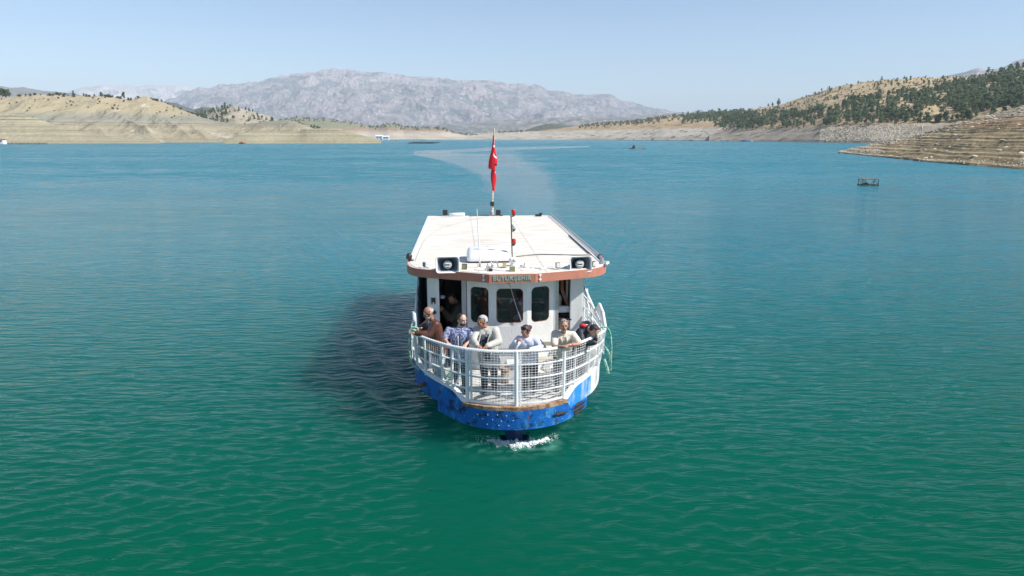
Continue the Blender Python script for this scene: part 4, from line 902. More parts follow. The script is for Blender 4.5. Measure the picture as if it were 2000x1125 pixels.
# corrugation-like cross ribs
b = MB()
for k in range(30):
    v = 2.9+k*.32; b.box((0.02,v,ZT+.002), (4.2,.03,.006))
tag(b.build('cross_rib', M['roofwhite'], rf), kind='stuff')
def band(pts, z0, z1, th, mat, name, parent):
    rings = []
    P_ = [Vector((u,v,0)) for u, v in pts]
    for i, q in enumerate(P_):
        d = (P_[min(i+1,len(P_)-1)]-P_[max(i-1,0)]).normalized(); n = Vector((d.y,-d.x,0))
        rings.append([q+Vector((0,0,z0)), q+n*th+Vector((0,0,z0)), q+n*th+Vector((0,0,z1)), q+Vector((0,0,z1))])
    b = MB(); b.loft(rings, True, True); return b.build(name, mat, parent)
lf = [q for q in reversed(RL[:-1])]
band([(q.x,q.y) for q in smoothpoly([(u,v,0) for u,v in lf], 3)], ZU-.02, ZT-.01, .03, M['fascia'], 'fascia_board', rf)
fc = band([(-.44,1.74),(.52,1.74)], ZU-.02, ZT-.01, .03, M['fascia'], 'fascia_board', rf)
band([(q.x,q.y) for q in smoothpoly([(u,v,0) for u,v in RR[:-1]], 3)], ZU-.02, ZT-.01, .03, M['fascia'], 'fascia_board', rf)
# painted name
cu = bpy.data.curves.new('name_text', 'FONT'); cu.body = 'BUYUK\u015eEHIR'; cu.size = .135; cu.extrude = .006; cu.offset = .004; cu.align_x = 'CENTER'; cu.align_y = 'CENTER'; cu.space_character = 1.1
to = bpy.data.objects.new('tmp_text', cu); COL.objects.link(to); dg = bpy.context.evaluated_depsgraph_get(); me = bpy.data.meshes.new_from_object(to.evaluated_get(dg)); bpy.data.objects.remove(to)
me.materials.clear(); me.materials.append(M['letter']); me.name = 'name_lettering'
o = bpy.data.objects.new('name_lettering', me); COL.objects.link(o); o.parent = fc; o.rotation_euler = (R(90),0,0)
wtx = max(v.co.x for v in me.vertices)-min(v.co.x for v in me.vertices); k_ = .80/wtx; o.scale = (k_, k_*1.12 if k_ < 1.4 else k_, 1); o.location = (.04,1.705,(ZT+ZU)/2-.012)
for cx, cv, sl_ in ((-.555,1.76,-.42),(.64,1.745,.30)):
    b = MB(); ct = Vector((cx, cv-.012, 0)); d = Vector((math.cos(sl_), math.sin(sl_), 0)); zc = (ZT+ZU)/2
    def Q(s, z): return ct+d*s+Vector((0,-.012,z))
    b.add([Q(-.03,zc+.07), Q(.03,zc+.07), Q(0,zc-.01)], [(0,2,1)]); b.build('triangle_mark', M['plastic'], rf)
    b = MB(); ring = [Q(.024*math.cos(a), zc-.045+.026*math.sin(a)) for a in np.linspace(0,6.28,13)[:-1]]; b.add(ring, [tuple(range(12))]); b.build('round_mark', M['plastic'], rf)

# ---- fittings on the roof
def horn(cx, cv, cz, yaw, lab):
    e = bpy.data.objects.new('loudspeaker', None); COL.objects.link(e); e.parent = boat; e.location = (cx,cv,cz); e.rotation_euler = (R(-6),0,yaw); tag(e, lab)
    def ring(w, h, r_, y, n=5):
        out_ = []
        for sx, sz, a0 in ((1,-1,-90),(1,1,0),(-1,1,90),(-1,-1,180)):
            for k in range(n): an = R(a0+k*90/(n-1)); out_.append(Vector((sx*(w/2-r_)+r_*math.cos(an), y, sz*(h/2-r_)+r_*math.sin(an))))
        return out_
    outer = [ring(.50,.36,.06,-.20), ring(.46,.32,.06,-.16), ring(.30,.22,.07,.02), ring(.17,.15,.07,.16), ring(.14,.14,.069,.30)]
    innr = [ring(.15,.14,.069,.10), ring(.27,.20,.07,.0), ring(.43,.29,.06,-.16), ring(.48,.34,.06,-.205), ring(.50,.36,.06,-.20)]
    b = MB(); b.loft(outer, True); b.add(outer[-1], [tuple(range(len(outer[-1])-1,-1,-1))]); b.build('horn_shell', M['plastic'], e, True)
    b = MB(); b.loft(innr[:3], True); b.add(innr[0], [tuple(range(len(innr[0])))]); b.build('horn_throat', M['horn_in'], e, True)
    b = MB(); b.loft(innr[2:], True); b.build('horn_lip', M['plastic'], e)
    b = MB(); b.tube([(0,.10,0),(0,-.02,0),(0,-.10,0),(0,-.135,0),(0,-.14,0)], [.05,.075,.095,.088,.06], 18); b.build('horn_cone', M['grey'], e, True)
    b = MB(); b.box((0,-.145,.022), (.09,.02,.018)); b.box((0,-.145,-.03), (.09,.02,.018)); b.build('cone_slot', M['plastic'], e)
    b = MB(); b.box((0,-.142,-.004), (.075,.014,.034)); b.build('cone_mouth', M['dark_panel'], e)
    b = MB(); b.tube([(-.12,.12,0),(-.12,.12,-.2),(.12,.12,-.2),(.12,.12,0)], .012, 6); b.box((0,.12,-.20), (.2,.12,.012)); b.build('bracket', M['steel'], e)
horn(*(lambda q: (q.x, q.y, q.z))(B(874,516,2.28)), 0.03, 'left loudspeaker horn')
horn(*(lambda q: (q.x, q.y, q.z))(B(1129.5,515,2.3)), R(7), 'right loudspeaker horn')
# roof air conditioner
e = bpy.data.objects.new('air_conditioner', None); COL.objects.link(e); e.parent = boat
b = MB()
rr_ = []
def rrect(w, d, r_, z, n=5):
    out_ = []
    for sx, sy, a0 in ((1,-1,-90),(1,1,0),(-1,1,90),(-1,-1,180)):
        for k in range(n): an = R(a0+k*90/(n-1)); out_.append(Vector((sx*(w/2-r_)+r_*math.cos(an), sy*(d/2-r_)+r_*math.sin(an), z)))
    return out_
rings = [rrect(1.0,.86,.08,.04), rrect(1.02,.88,.09,.09), rrect(.99,.86,.10,.18), rrect(.93,.80,.12,.235), rrect(.82,.70,.14,.262), rrect(.4,.4,.15,.27)]
b.loft(rings, True); b.add(rings[-1], [tuple(range(len(rings[-1])))]); b.mi = 0; ac = b.build('cover', M['plastic'], e, True); e.location = (-.375,3.42,ZT)
b = MB(); b.loft([rrect(.94,.8,.07,0), rrect(.94,.8,.07,.045)], True, True); b.build('base', M['dark_panel'], e)
b = MB(); b.box((-.02,.22,.268), (.07,.03,.01)); b.build('vent_mark', M['horn_in'], e)
b = MB(); pts = [Vector((-.12+.009*k, -.432-.002, .135+.016*math.sin(k*1.9)*(1 if k < 8 else .55))) for k in range(28)]; b.tube(pts, .0028, 4); b.build('script_mark', M['grey'], e)
# whip antenna, lamp mast
q0 = B(937.5,518,2.4); b = MB(); b.tube([(-.61,2.42,ZT),(-.61,2.42,3.3),(-.625,2.42,3.7),(-.66,2.42,4.40)], [.016,.012,.010,.008], 8); o = b.build('whip_antenna', M['plastic'], boat)
b = MB(); b.tube([(-.61,2.42,ZT),(-.61,2.42,ZT+.10)], [.035,.02], 10); b.build('antenna_base', M['steel'], o)
e = bpy.data.objects.new('lamp_mast', None); COL.objects.link(e); e.parent = boat
b = MB(); b.tube([(.145,3.0,ZT),(.115,3.0,4.20)], .013, 8); b.build('pole', M['dark_panel'], e)
def beacon(q, mat, par, s=1.0):
    q = Vector(q); b = MB(); b.tube([q-Vector((0,0,.075*s)), q-Vector((0,0,.045*s)), q-Vector((0,0,.04*s))], [.022*s,.045*s,.045*s], 12); o = b.build('lamp_holder', M['black'], par)
    b = MB(); b.tube([q-Vector((0,0,.04*s)), q+Vector((0,0,.045*s)), q+Vector((0,0,.062*s)), q+Vector((0,0,.066*s))], [.045*s,.047*s,.035*s,.008*s], 14); b.build('lens', mat, o, True)
for (x, y, mat) in ((1003,415,'red_lens'),(1003.5,444,'clear'),(1003.5,472,'red_lens')):
    q = B(x, y, 3.0); beacon(q, M[mat], e, 1.05)
    b = MB(); b.tube([(.13,3.0,q.z-.09),(q.x,3.0,q.z-.09),(q.x,3.0,q.z-.07)], .010, 6); b.build('arm', M['black'], e)
def flood(px_, py_, v, w_, h_, yaw, lens, tilt=0, body='black'):
    q = B(px_, py_, v); e = bpy.data.objects.new('floodlight', None); COL.objects.link(e); e.parent = boat; e.location = q; e.rotation_euler = (R(tilt),0,yaw)
    b = MB(); b.box((0,.02,0), (w_,.05,h_)); b.build('housing', M[body], e, bevel=.008)
    b = MB(); b.box((0,-.008,0), (w_*.80,.012,h_*.80)); b.build('lens', M[lens], e)
    b = MB(); hz = q.z-ZT; b.tube([(0,.02,-h_*.4),(0,.03,-hz)], .012, 6); b.box((0,.03,-hz+.006), (.08,.06,.012)); b.build('bracket', M['steel'], e)
flood(828.5,516.5,2.55,.085,.11,-.55,'horn_in',0,'grey'); flood(906.5,520.5,2.25,.11,.12,-.3,'olive',-8); flood(1001,525.5,1.95,.125,.125,0.0,'olive',-5,'grey')
flood(1090,518,2.1,.095,.12,.15,'clear',-10); flood(1160.5,515.5,2.3,.09,.12,.5,'clear',0); flood(985.5,517.5,2.35,.08,.10,0,'amber',0,'steel')
q = B(1002,508,2.6); b = MB(); b.ell((q.x,q.y,q.z), (.10,.085,.07)); b.tube([(q.x,q.y,ZT),(q.x,q.y,q.z-.04)], [.07,.05], 12); o = b.build('search_light', M['plastic'], boat, True)
b = MB(); b.ell((q.x+.02,q.y-.07,q.z), (.05,.03,.035)); b.build('lens', M['steel'], o, True)
q = B(958,527,2.05); b = MB(); b.tube([(q.x,q.y-.05,q.z),(q.x,q.y+.10,q.z+.01),(q.x-.02,q.y+.28,q.z+.02)], [.052,.03,.018], 12); o = b.build('air_horn', M['steel'], boat)
b = MB(); b.ell((q.x,q.y-.053,q.z), (.042,.008,.042)); b.build('horn_mouth', M['black'], o)
b = MB(); b.tube([(q.x-.09,q.y+.05,ZT+.03),(q.x-.05,q.y+.10,ZT+.13),(q.x+.02,q.y+.13,ZT+.16),(q.x+.07,q.y+.10,ZT+.10),(q.x+.03,q.y+.08,ZT+.05)], .02, 7); b.tube([(q.x+.02,q.y+.3,ZT+.02),(q.x+.09,q.y+.28,ZT+.16),(q.x+.16,q.y+.3,ZT+.15),(q.x+.18,q.y+.32,ZT+.03)], .016, 7); b.build('pipework', M['steel'], boat)
for nm, mt, side, px_, py_ in (('side_lamp','black',-1,799,501),('side_lamp','black',1,1172,503)):
    q = B(px_, py_, 3.4); e = bpy.data.objects.new(nm, None); COL.objects.link(e); e.parent = boat
    b = MB(); b.ell((q.x,3.4,q.z+.0), (.07,.07,.085)); b.box((q.x-side*.04,3.4,q.z-.09), (.12,.06,.05)); b.build('housing', M['black'], e, True)
    b = MB(); b.box((q.x+side*.02,3.325,q.z), (.07,.02,.10)); b.build('lens', M['red_lens' if side > 0 else 'dark_panel'], e)
def cable(name, pts, r_, mat, z=ZT+.012, par=None):
    b = MB(); b.tube(smoothpoly([(u,v,z) for u,v in pts], 5), r_, 5); return b.build(name, mat, par or boat)
cable('cable', [(.30,3.75),(.8,3.98),(1.2,3.95),(1.7,3.84),(2.12,3.82)], .013, M['cable'])
cable('cable', [(-2.06,3.3),(-2.05,4.8),(-1.98,7.0),(-1.75,8.4),(-1.5,9.5),(-.8,10.9),(.08,12.4)], .006, M['grey'])
cable('cable', [(-.55,2.35),(-.2,2.45),(.0,2.35),(.3,2.4),(.55,2.2),(.35,2.05),(.2,2.12)], .012, M['plastic']); cable('cable', [(.4,2.3),(.7,2.22),(1.0,2.25),(1.3,2.4)], .012, M['grey'])
cable('cable', [(-.6,2.4),(-.72,2.2),(-.55,2.1),(-.4,2.2),(-.2,2.05),(.0,2.0),(.4,2.15)], .010, M['plastic']); cable('cable', [(-1.9,2.5),(-1.78,2.55),(-1.72,2.45)], .008, M['grey'])
b = MB(); b.box((.42,2.18,ZT+.035), (.09,.06,.05)); b.box((.75,2.08,ZT+.03), (.12,.05,.04)); b.build('junction_box', M['plastic'], boat)
b = MB(); b.tube([(.34,2.3,ZT),(.36,2.3,ZT+.12)], .012, 6); b.ell((.30,2.3,ZT+.05), (.05,.03,.02)); b.build('cleat', M['steel'], boat)
b = MB(); b.tube([(2.24,12.4,ZT+.05),(2.25,4.0,ZT+.05),(2.22,3.0,ZT+.05),(2.14,2.66,ZT+.02)], .032, 8); b.build('edge_pipe', M['steel'], boat)
b = MB(); b.box((2.10,5.6,ZT+.02), (.03,3.1,.03)); b.build('edge_strip', M['dark_panel'], boat)
b = MB(); b.box((2.16,7.5,ZT+.01), (.05,9.4,.02)); b.build('edge_trim', M['white'], boat)
b = MB(); b.tube([(2.22,2.75,ZT+.03),(2.27,2.62,ZT+.04),(2.18,2.45,ZT+.03)], .028, 8); b.build('edge_pipe', M['plastic'], boat)
for x in (869.5,973):
    q = B(x, 415, 12.5); b = MB(); b.box((q.x,12.5,q.z), (.17,.08,.19)); o = b.build('floodlight', M['black'], boat, bevel=.01); b = MB(); b.tube([(q.x,12.5,ZT),(q.x,12.5,q.z)], .03, 6); b.build('bracket', M['steel'], o)
b = MB(); b.tube([(-1.42,12.4,ZT+.07),(-.86,12.45,ZT+.07)], .055, 10); b.build('tube_lamp', M['plastic'], boat, True)
b = MB(); b.box((1.78,12.2,ZT+.04), (.22,.12,.07)); b.box((1.86,12.2,ZT+.09), (.10,.06,.07)); b.build('folded_lamp', M['black'], boat)
cable('cable', [(-.7,12.4),(-.3,12.5),(.0,12.45),(.35,12.5),(.5,12.4)], .03, M['cable'])
# flagpole and the two flags
e = bpy.data.objects.new('flagpole', None); COL.objects.link(e); e.parent = boat
b = MB(); b.tube([(.14,12.9,2.9),(.165,12.9,3.9),(.205,12.9,5.0),(.24,12.9,6.2)], [.042,.038,.034,.028], 8); b.build('pole', M['pole'], e)
b = MB(); b.box((.15,12.86,3.52), (.14,.05,.16)); b.build('clamp', M['black'], e); b = MB(); b.tube([(.14,12.9,3.1),(.14,12.9,3.2),(.15,12.9,3.4)], [.085,.075,.045], 8); b.build('socket', M['pole'], e)
mf, t, p = newmat('red_flag'); N = t.nodes; L = t.links; p.inputs['Roughness'].default_value = .75
uvn = N.new('ShaderNodeAttribute'); uvn.attribute_name = 'fu'; uvm = N.new('ShaderNodeAttribute'); uvm.attribute_name = 'fv'
def mth(op, a, b=0.0):
    n = N.new('ShaderNodeMath'); n.operation = op
    for i, q in enumerate((a, b)):
        if isinstance(q, (int, float)): n.inputs[i].default_value = q
        else: L.new(q, n.inputs[i])
    return n.outputs[0]
def disc(cx, cy, r_):
    dx = mth('SUBTRACT', uvn.outputs['Fac'], cx); dy = mth('SUBTRACT', uvm.outputs['Fac'], cy)
    return mth('LESS_THAN', mth('ADD', mth('MULTIPLY', dx, dx), mth('MULTIPLY', dy, dy)), r_*r_)
cres = mth('MAXIMUM', mth('SUBTRACT', disc(.50,.5,.25), disc(.5625,.5,.20)), disc(.80,.5,.08))
mx = N.new('ShaderNodeMix'); mx.data_type = 'RGBA'; mx.inputs[6].default_value = (.56,.008,.018,1); mx.inputs[7].default_value = (.80,.78,.78,1)
L.new(cres, mx.inputs[0]); L.new(mx.outputs[2], p.inputs['Base Color'])
def flag(ztop, h_, prof, seed):
    # a limp flag: hoist along the pole, cloth hanging in pleats; fu runs along the length (0..1.5), fv across the height (0..1)
    nu, nv = 46, 34; r_ = random.Random(seed); X = np.zeros((nv, nu)); Y = X.copy(); Z = X.copy(); FU = X.copy(); FV = X.copy()
    for j in range(nv):
        s = j/(nv-1)
        for i in range(nu):
            t = i/(nu-1); f = math.sin(t*math.pi*2.6+seed)
            wd = prof(s)
            droop = t*.35*h_
            X[j,i] = .205+wd*f*(.4+.6*t)+.02*math.sin(9*t+5*s); Y[j,i] = 12.84-.10*math.cos(t*math.pi*2.6+seed)*(.4+.6*t)
            Z[j,i] = ztop-s*h_*(.78-.12*t)-droop; FU[j,i] = t*1.5; FV[j,i] = s
    o = gridmesh('flag', X, Y, Z, mf, e, True, {'fu': FU, 'fv': FV}); return o
flag(5.98, 1.22, lambda s: .06+.20*s-.06*s*s, 4.5)
flag(4.98, 1.02, lambda s: .09+.06*math.sin(s*5), 5.3)

# ---- sheeting hung along the left side, deck gear, ropes
X = np.zeros((14,60)); Y = X.copy(); Z = X.copy()
for j in range(14):
    for i in range(60):
        v = 2.15+i/59*5.2; zt = min(1.98+(v-2.15)*.42, 2.88); s = j/13; X[j,i] = -2.02+.05*math.sin(v*9+1.3*math.sin(v*2.1+2*s))*(.3+s)*.8-.02*s; Y[j,i] = v; Z[j,i] = zt+(1.12-zt)*s
cs = gridmesh('hung_sheeting', X, Y, Z, M['cloth_blue'], boat, True)
b = MB(); b.tube([(-2.04,2.15,2.0),(-2.04,4.3,2.89),(-2.0,5,2.93)], .02, 6); b.build('sheeting_edge', M['white_rail'], cs)
def place(o, label, cat, group=None):
    o.location = BO; o.rotation_euler = (0,0,PSI); return tag(o, label, cat, group)
b = MB(); pts = [Vector((-2.02+.012*math.cos(k*1.9)+.0, 1.62+.03*math.sin(k*1.9), 1.95+k*.016)) for k in range(26)]
b.tube(pts, .028, 7); place(b.build('rope_coil', M['rope_white'], None, True), 'blue and white rope wound up the stanchion left of the bow railing', 'rope')
b = MB(); pts = smoothpoly([(-1.90,1.35,1.93),(-1.93,1.30,2.10),(-2.0,1.27,2.13),(-2.08,1.27,2.06),(-2.09,1.27,1.9),(-2.10,1.30,1.6),(-2.07,1.34,1.35),(-1.98,1.42,1.22),(-1.92,1.45,1.14)], 5); b.tube(pts, .022, 7)
b.tube(smoothpoly([(-1.95,1.33,1.94),(-1.97,1.30,2.05),(-2.03,1.28,2.08),(-2.07,1.30,1.98)], 5), .022, 7); place(b.build('rope', M['rope_green'], None, True), 'green and white rope looped over the left end of the bow rail', 'rope')
b = MB(); pts = smoothpoly([(1.78,1.30,1.93),(1.88,1.30,2.04),(2.0,1.32,2.02),(2.07,1.30,1.88),(2.10,1.30,1.6),(2.10,1.3,1.3),(2.10,1.3,1.08)], 5); b.tube(pts, .017, 7)
b.tube(smoothpoly([(2.0,1.5,1.55),(2.07,1.42,1.45),(2.10,1.40,1.28),(2.11,1.4,1.10)], 5), .022, 7); place(b.build('rope', M['rope_green'], None, True), 'green rope hanging down outside the right end of the bow rail', 'rope')
b = MB(); b.tube(smoothpoly([(2.10,1.95,1.12),(2.14,1.9,1.0),(2.17,1.9,.90),(2.19,1.9,.80)], 4), .028, 7); place(b.build('rope', M['rope_green'], None, True), 'short thick green rope end hanging over the right bulwark', 'rope')
rr2 = random.Random(4)
def heap(cx, cv, n, r_, rt, mat, label):
    b = MB(); pts = []
    for k in range(n): a = k*.7; q = r_*(.5+.5*rr2.random()); pts.append((cx+q*math.cos(a), cv+q*math.sin(a)*.8, DK+.03+.004*k*rr2.random()*3))
    b.tube(smoothpoly(pts, 3), rt, 6); place(b.build('rope_heap', mat, None, True), label, 'rope')
heap(-1.22,1.75,26,.20,.018,M['rope_green'],'heap of green rope on deck behind the man in the blue shirt')
heap(-1.62,1.55,20,.14,.018,M['rope_white'],'heap of white rope on deck beside the left bulwark')
q = Bz(985,745,DK); e = bpy.data.objects.new('mooring_bollard', None); COL.objects.link(e); e.parent = boat; e.location = (q.x,1.45,DK)
b = MB(); b.tube([(0,0,0),(0,0,.30),(0,0,.33)], [.09,.075,.05], 14); b.build('post', M['rust'], e, True); b = MB(); b.tube([(0,0,.30),(0,0,.36)], [.12,.12], 14); b.build('cap', M['rust'], e); b = MB(); b.box((0,0,.01), (.3,.3,.02)); b.build('base', M['grey'], e)
b = MB(); b.box((.12,1.62,DK+.19), (.36,.34,.38)); o = b.build('deck_box', M['white'], boat, bevel=.01); b = MB(); b.box((.12,1.60,DK+.40), (.40,.38,.035)); b.build('lid', M['white'], o, bevel=.006)
e = bpy.data.objects.new('bench', None); COL.objects.link(e); e.parent = boat
for k in range(4): b = MB(); b.box((.72,1.58+k*.10,DK+.40), (.66,.08,.025)); b.build('slat', M['beige'], e)
for k in range(2): b = MB(); b.box((.72,1.98,DK+.55+k*.14), (.66,.025,.09)); b.build('backrest_slat', M['beige'], e)
for x in (.43,1.01):
    b = MB(); b.tube([(x,1.58,DK),(x,1.62,DK+.38),(x,1.90,DK+.38),(x,1.96,DK+.02)], .016, 6); b.tube([(x,1.90,DK+.38),(x,1.99,DK+.75)], .016, 6); b.build('leg', M['white_rail'], e)
b = MB(); b.tube(smoothpoly([(-.3,.6,DK+.02),(0,.9,DK+.02),(.25,.7,DK+.02),(.5,.95,DK+.02),(.8,.8,DK+.02)], 4), .014, 6); place(b.build('rope', M['rope_white'], None, True), 'thin pale rope lying loose across the bow deck', 'rope')
# bow wave foam
b = MB(); fr = random.Random(8)
for k in range(3600):
    t = fr.uniform(-1, 1); cx = t*.62+.07; cvv = .13+.28*abs(t)**1.5; sp_ = (.060*(1-.75*abs(t))+.018)*(1+.5*math.sin(cx*19+2))
    cl = math.sin(cx*23)+math.sin(cx*41+1)+math.sin(cx*71)
    P_ = Vector((cx, cvv+fr.gauss(0, sp_)+.018*cl, fr.uniform(.0,.05)*(1.25-abs(t))*(1+.4*cl/3))); s = fr.uniform(.002,.0095)*(1.3-.7*abs(t))
    b.ell(P_, (s*fr.uniform(.8,2.4), s*fr.uniform(.8,1.4), s*.8), None, 5, 3)
for k in range(420):
    a = fr.uniform(-.3, 3.44); q = fr.uniform(.4,1)**.7; P_ = Vector((.06+.85*math.cos(a)*q, .52-.42*math.sin(a)*q+fr.gauss(0,.04), fr.uniform(.0,.010))); s = fr.uniform(.002,.0055)
    b.ell(P_, (s*3, s, s*.6), None, 5, 3)
o = b.build('bow_foam', M['foam'], None, True); place(o, 'white foam breaking in front of the stem of the ferry', 'foam'); o['kind'] = 'stuff'

# ================================================================== PEOPLE
SK = {}
def skin(name, col):
    m = paint(name, col, .5, tuple(c*.8 for c in col), .5, 14, bump=.05); m.node_tree.nodes['Principled BSDF'].inputs['Subsurface Weight'].default_value = .08
    m.node_tree.nodes['Principled BSDF'].inputs['Subsurface Scale'].default_value = .02; return m
SK['tan'] = skin('tanned_skin', (.42,.215,.14)); SK['fair'] = skin('fair_skin', (.55,.34,.26)); SK['dark'] = skin('weathered_skin', (.36,.17,.105))
C = {}
C['leather'] = paint('brown_leather', (.085,.034,.022), .32, (.15,.065,.04), .6, 7, bump=.3, bscale=40)
C['floral'] = paint('blue_patterned_cotton', (.045,.075,.22), .85, (.45,.46,.54), .9, 34, mid=.50, sharp=.05, bump=.3, bscale=18)
C['canvas'] = paint('light_grey_canvas', (.46,.45,.41), .85, (.34,.33,.30), .6, 5, bump=.3, bscale=45)
C['sweat'] = paint('white_lilac_sweatshirt', (.62,.64,.74), .9, (.50,.52,.66), .5, 5, bump=.3, bscale=45)
C['cream'] = paint('cream_shirt', (.64,.58,.48), .85, (.52,.47,.38), .5, 6, bump=.3, bscale=45)
C['navy'] = paint('navy_jacket', (.016,.02,.034), .6, (.04,.045,.06), .6, 6, bump=.3, bscale=45)
C['green'] = paint('dark_green_jacket', (.06,.06,.04), .85, (.04,.04,.03), .6, 6, bump=.4)
C['jeans'] = paint('pale_jeans', (.30,.38,.46), .85, (.45,.50,.54), .6, 8, bump=.3)
C['darktr'] = paint('dark_trousers', (.016,.017,.022), .85, (.03,.03,.035), .6, 8, bump=.3)
C['darkjeans'] = paint('dark_denim', (.03,.04,.065), .85, (.05,.06,.09), .6, 8, bump=.3)
C['shoe'] = paint('black_shoes', (.02,.018,.016), .5); C['red'] = paint('red_lining', (.55,.02,.03), .7)
C['undershirt'] = paint('dark_patterned_shirt', (.03,.035,.055), .8, (.30,.33,.40), .8, 18, mid=.6, sharp=.03)
C['grey_hair'] = paint('grey_hair', (.27,.27,.28), .8, (.14,.14,.15), .8, 50, bump=.6, bscale=90); C['white_hair'] = paint('white_hair', (.46,.455,.45), .8, (.26,.26,.26), .8, 50, bump=.6, bscale=90)
C['black_hair'] = paint('dark_hair', (.025,.018,.015), .5, (.05,.035,.03), .7, 50, bump=.6, bscale=90); C['maroon_hair'] = paint('maroon_hair', (.055,.014,.014), .45, (.10,.03,.03), .7, 40, bump=.6, bscale=80)
C['eye'] = paint('eye_dark', (.03,.02,.015), .2); C['eyew'] = paint('eye_white', (.7,.68,.65), .3); C['lip'] = paint('lip', (.30,.10,.08), .5); C['band'] = paint('orange_red_band', (.70,.06,.02), .4); C['phone'] = paint('black_phone', (.01,.01,.012), .15)
C['white_cloth'] = paint('white_collar', (.68,.70,.68), .8)
def solidify(mb, name, mat, parent, voxel, smooth_it=4, disp=0, dscale=.08):
    me = mb.mesh(name, mat, True); o = bpy.data.objects.new(name, me); COL.objects.link(o)
    rmh = o.modifiers.new('r', 'REMESH'); rmh.mode = 'VOXEL'; rmh.voxel_size = voxel; rmh.use_smooth_shade = True
    sm = o.modifiers.new('s', 'SMOOTH'); sm.factor = .5; sm.iterations = smooth_it
    if disp:
        tx = bpy.data.textures.new('folds', 'CLOUDS'); tx.noise_scale = dscale; tx.noise_depth = 3; dm = o.modifiers.new('d', 'DISPLACE'); dm.texture = tx; dm.strength = disp; dm.mid_level = .5
    d_ = bpy.context.evaluated_depsgraph_get(); m2 = bpy.data.meshes.new_from_object(o.evaluated_get(d_)); m2.name = name
    bpy.data.objects.remove(o); bpy.data.meshes.remove(me); m2.materials.clear(); m2.materials.append(mat)
    m2.polygons.foreach_set('use_smooth', [True]*len(m2.polygons))
    n = bpy.data.objects.new(name, m2); COL.objects.link(n); n.parent = parent; return n
def frame(fwd, upv=(0,0,1)):
    f = Vector(fwd).normalized(); u = Vector(upv); u = (u-f*u.dot(f)).normalized(); r_ = f.cross(u); return Matrix((r_, f, u)).transposed()
def hand(mb, wr, d, side, palm, curl=1.0, s=1.0):
    """wr wrist, d pointing direction, side: thumb side vector, palm: direction the palm faces"""
    d = Vector(d).normalized(); palm = Vector(palm); palm = (palm-d*palm.dot(d)).normalized(); th = Vector(side); th = (th-d*th.dot(d)-palm*th.dot(palm)).normalized()
    rot = Matrix((th, d, palm)).transposed(); c = Vector(wr)+d*.045*s; mb.ell(c, (.042*s,.052*s,.018*s), rot, 10, 7)
    for i, (off, ln) in enumerate(((.031,.068),(.0105,.078),(-.0105,.073),(-.031,.056))):
        k0 = c+d*.042*s+th*off*s; a1 = d*math.cos(.5*curl)+palm*math.sin(.5*curl); k1 = k0+a1*ln*.5*s+th*off*.08
        a2 = d*math.cos(1.5*curl)+palm*math.sin(1.5*curl); k2 = k1+a2*ln*.5*s; mb.rc(k0, k1, .0088*s, .0082*s, 7); mb.rc(k1, k2, .0082*s, .007*s, 7)
    t0 = Vector(wr)+d*.025*s+th*.03*s; t1 = t0+(d*.6+th*.65+palm*.25).normalized()*.036*s; t2 = t1+(d*.8+th*.1+palm*.5).normalized()*.03*s
    mb.rc(t0, t1, .012*s, .010*s, 7); mb.rc(t1, t2, .010*s, .008*s, 7)
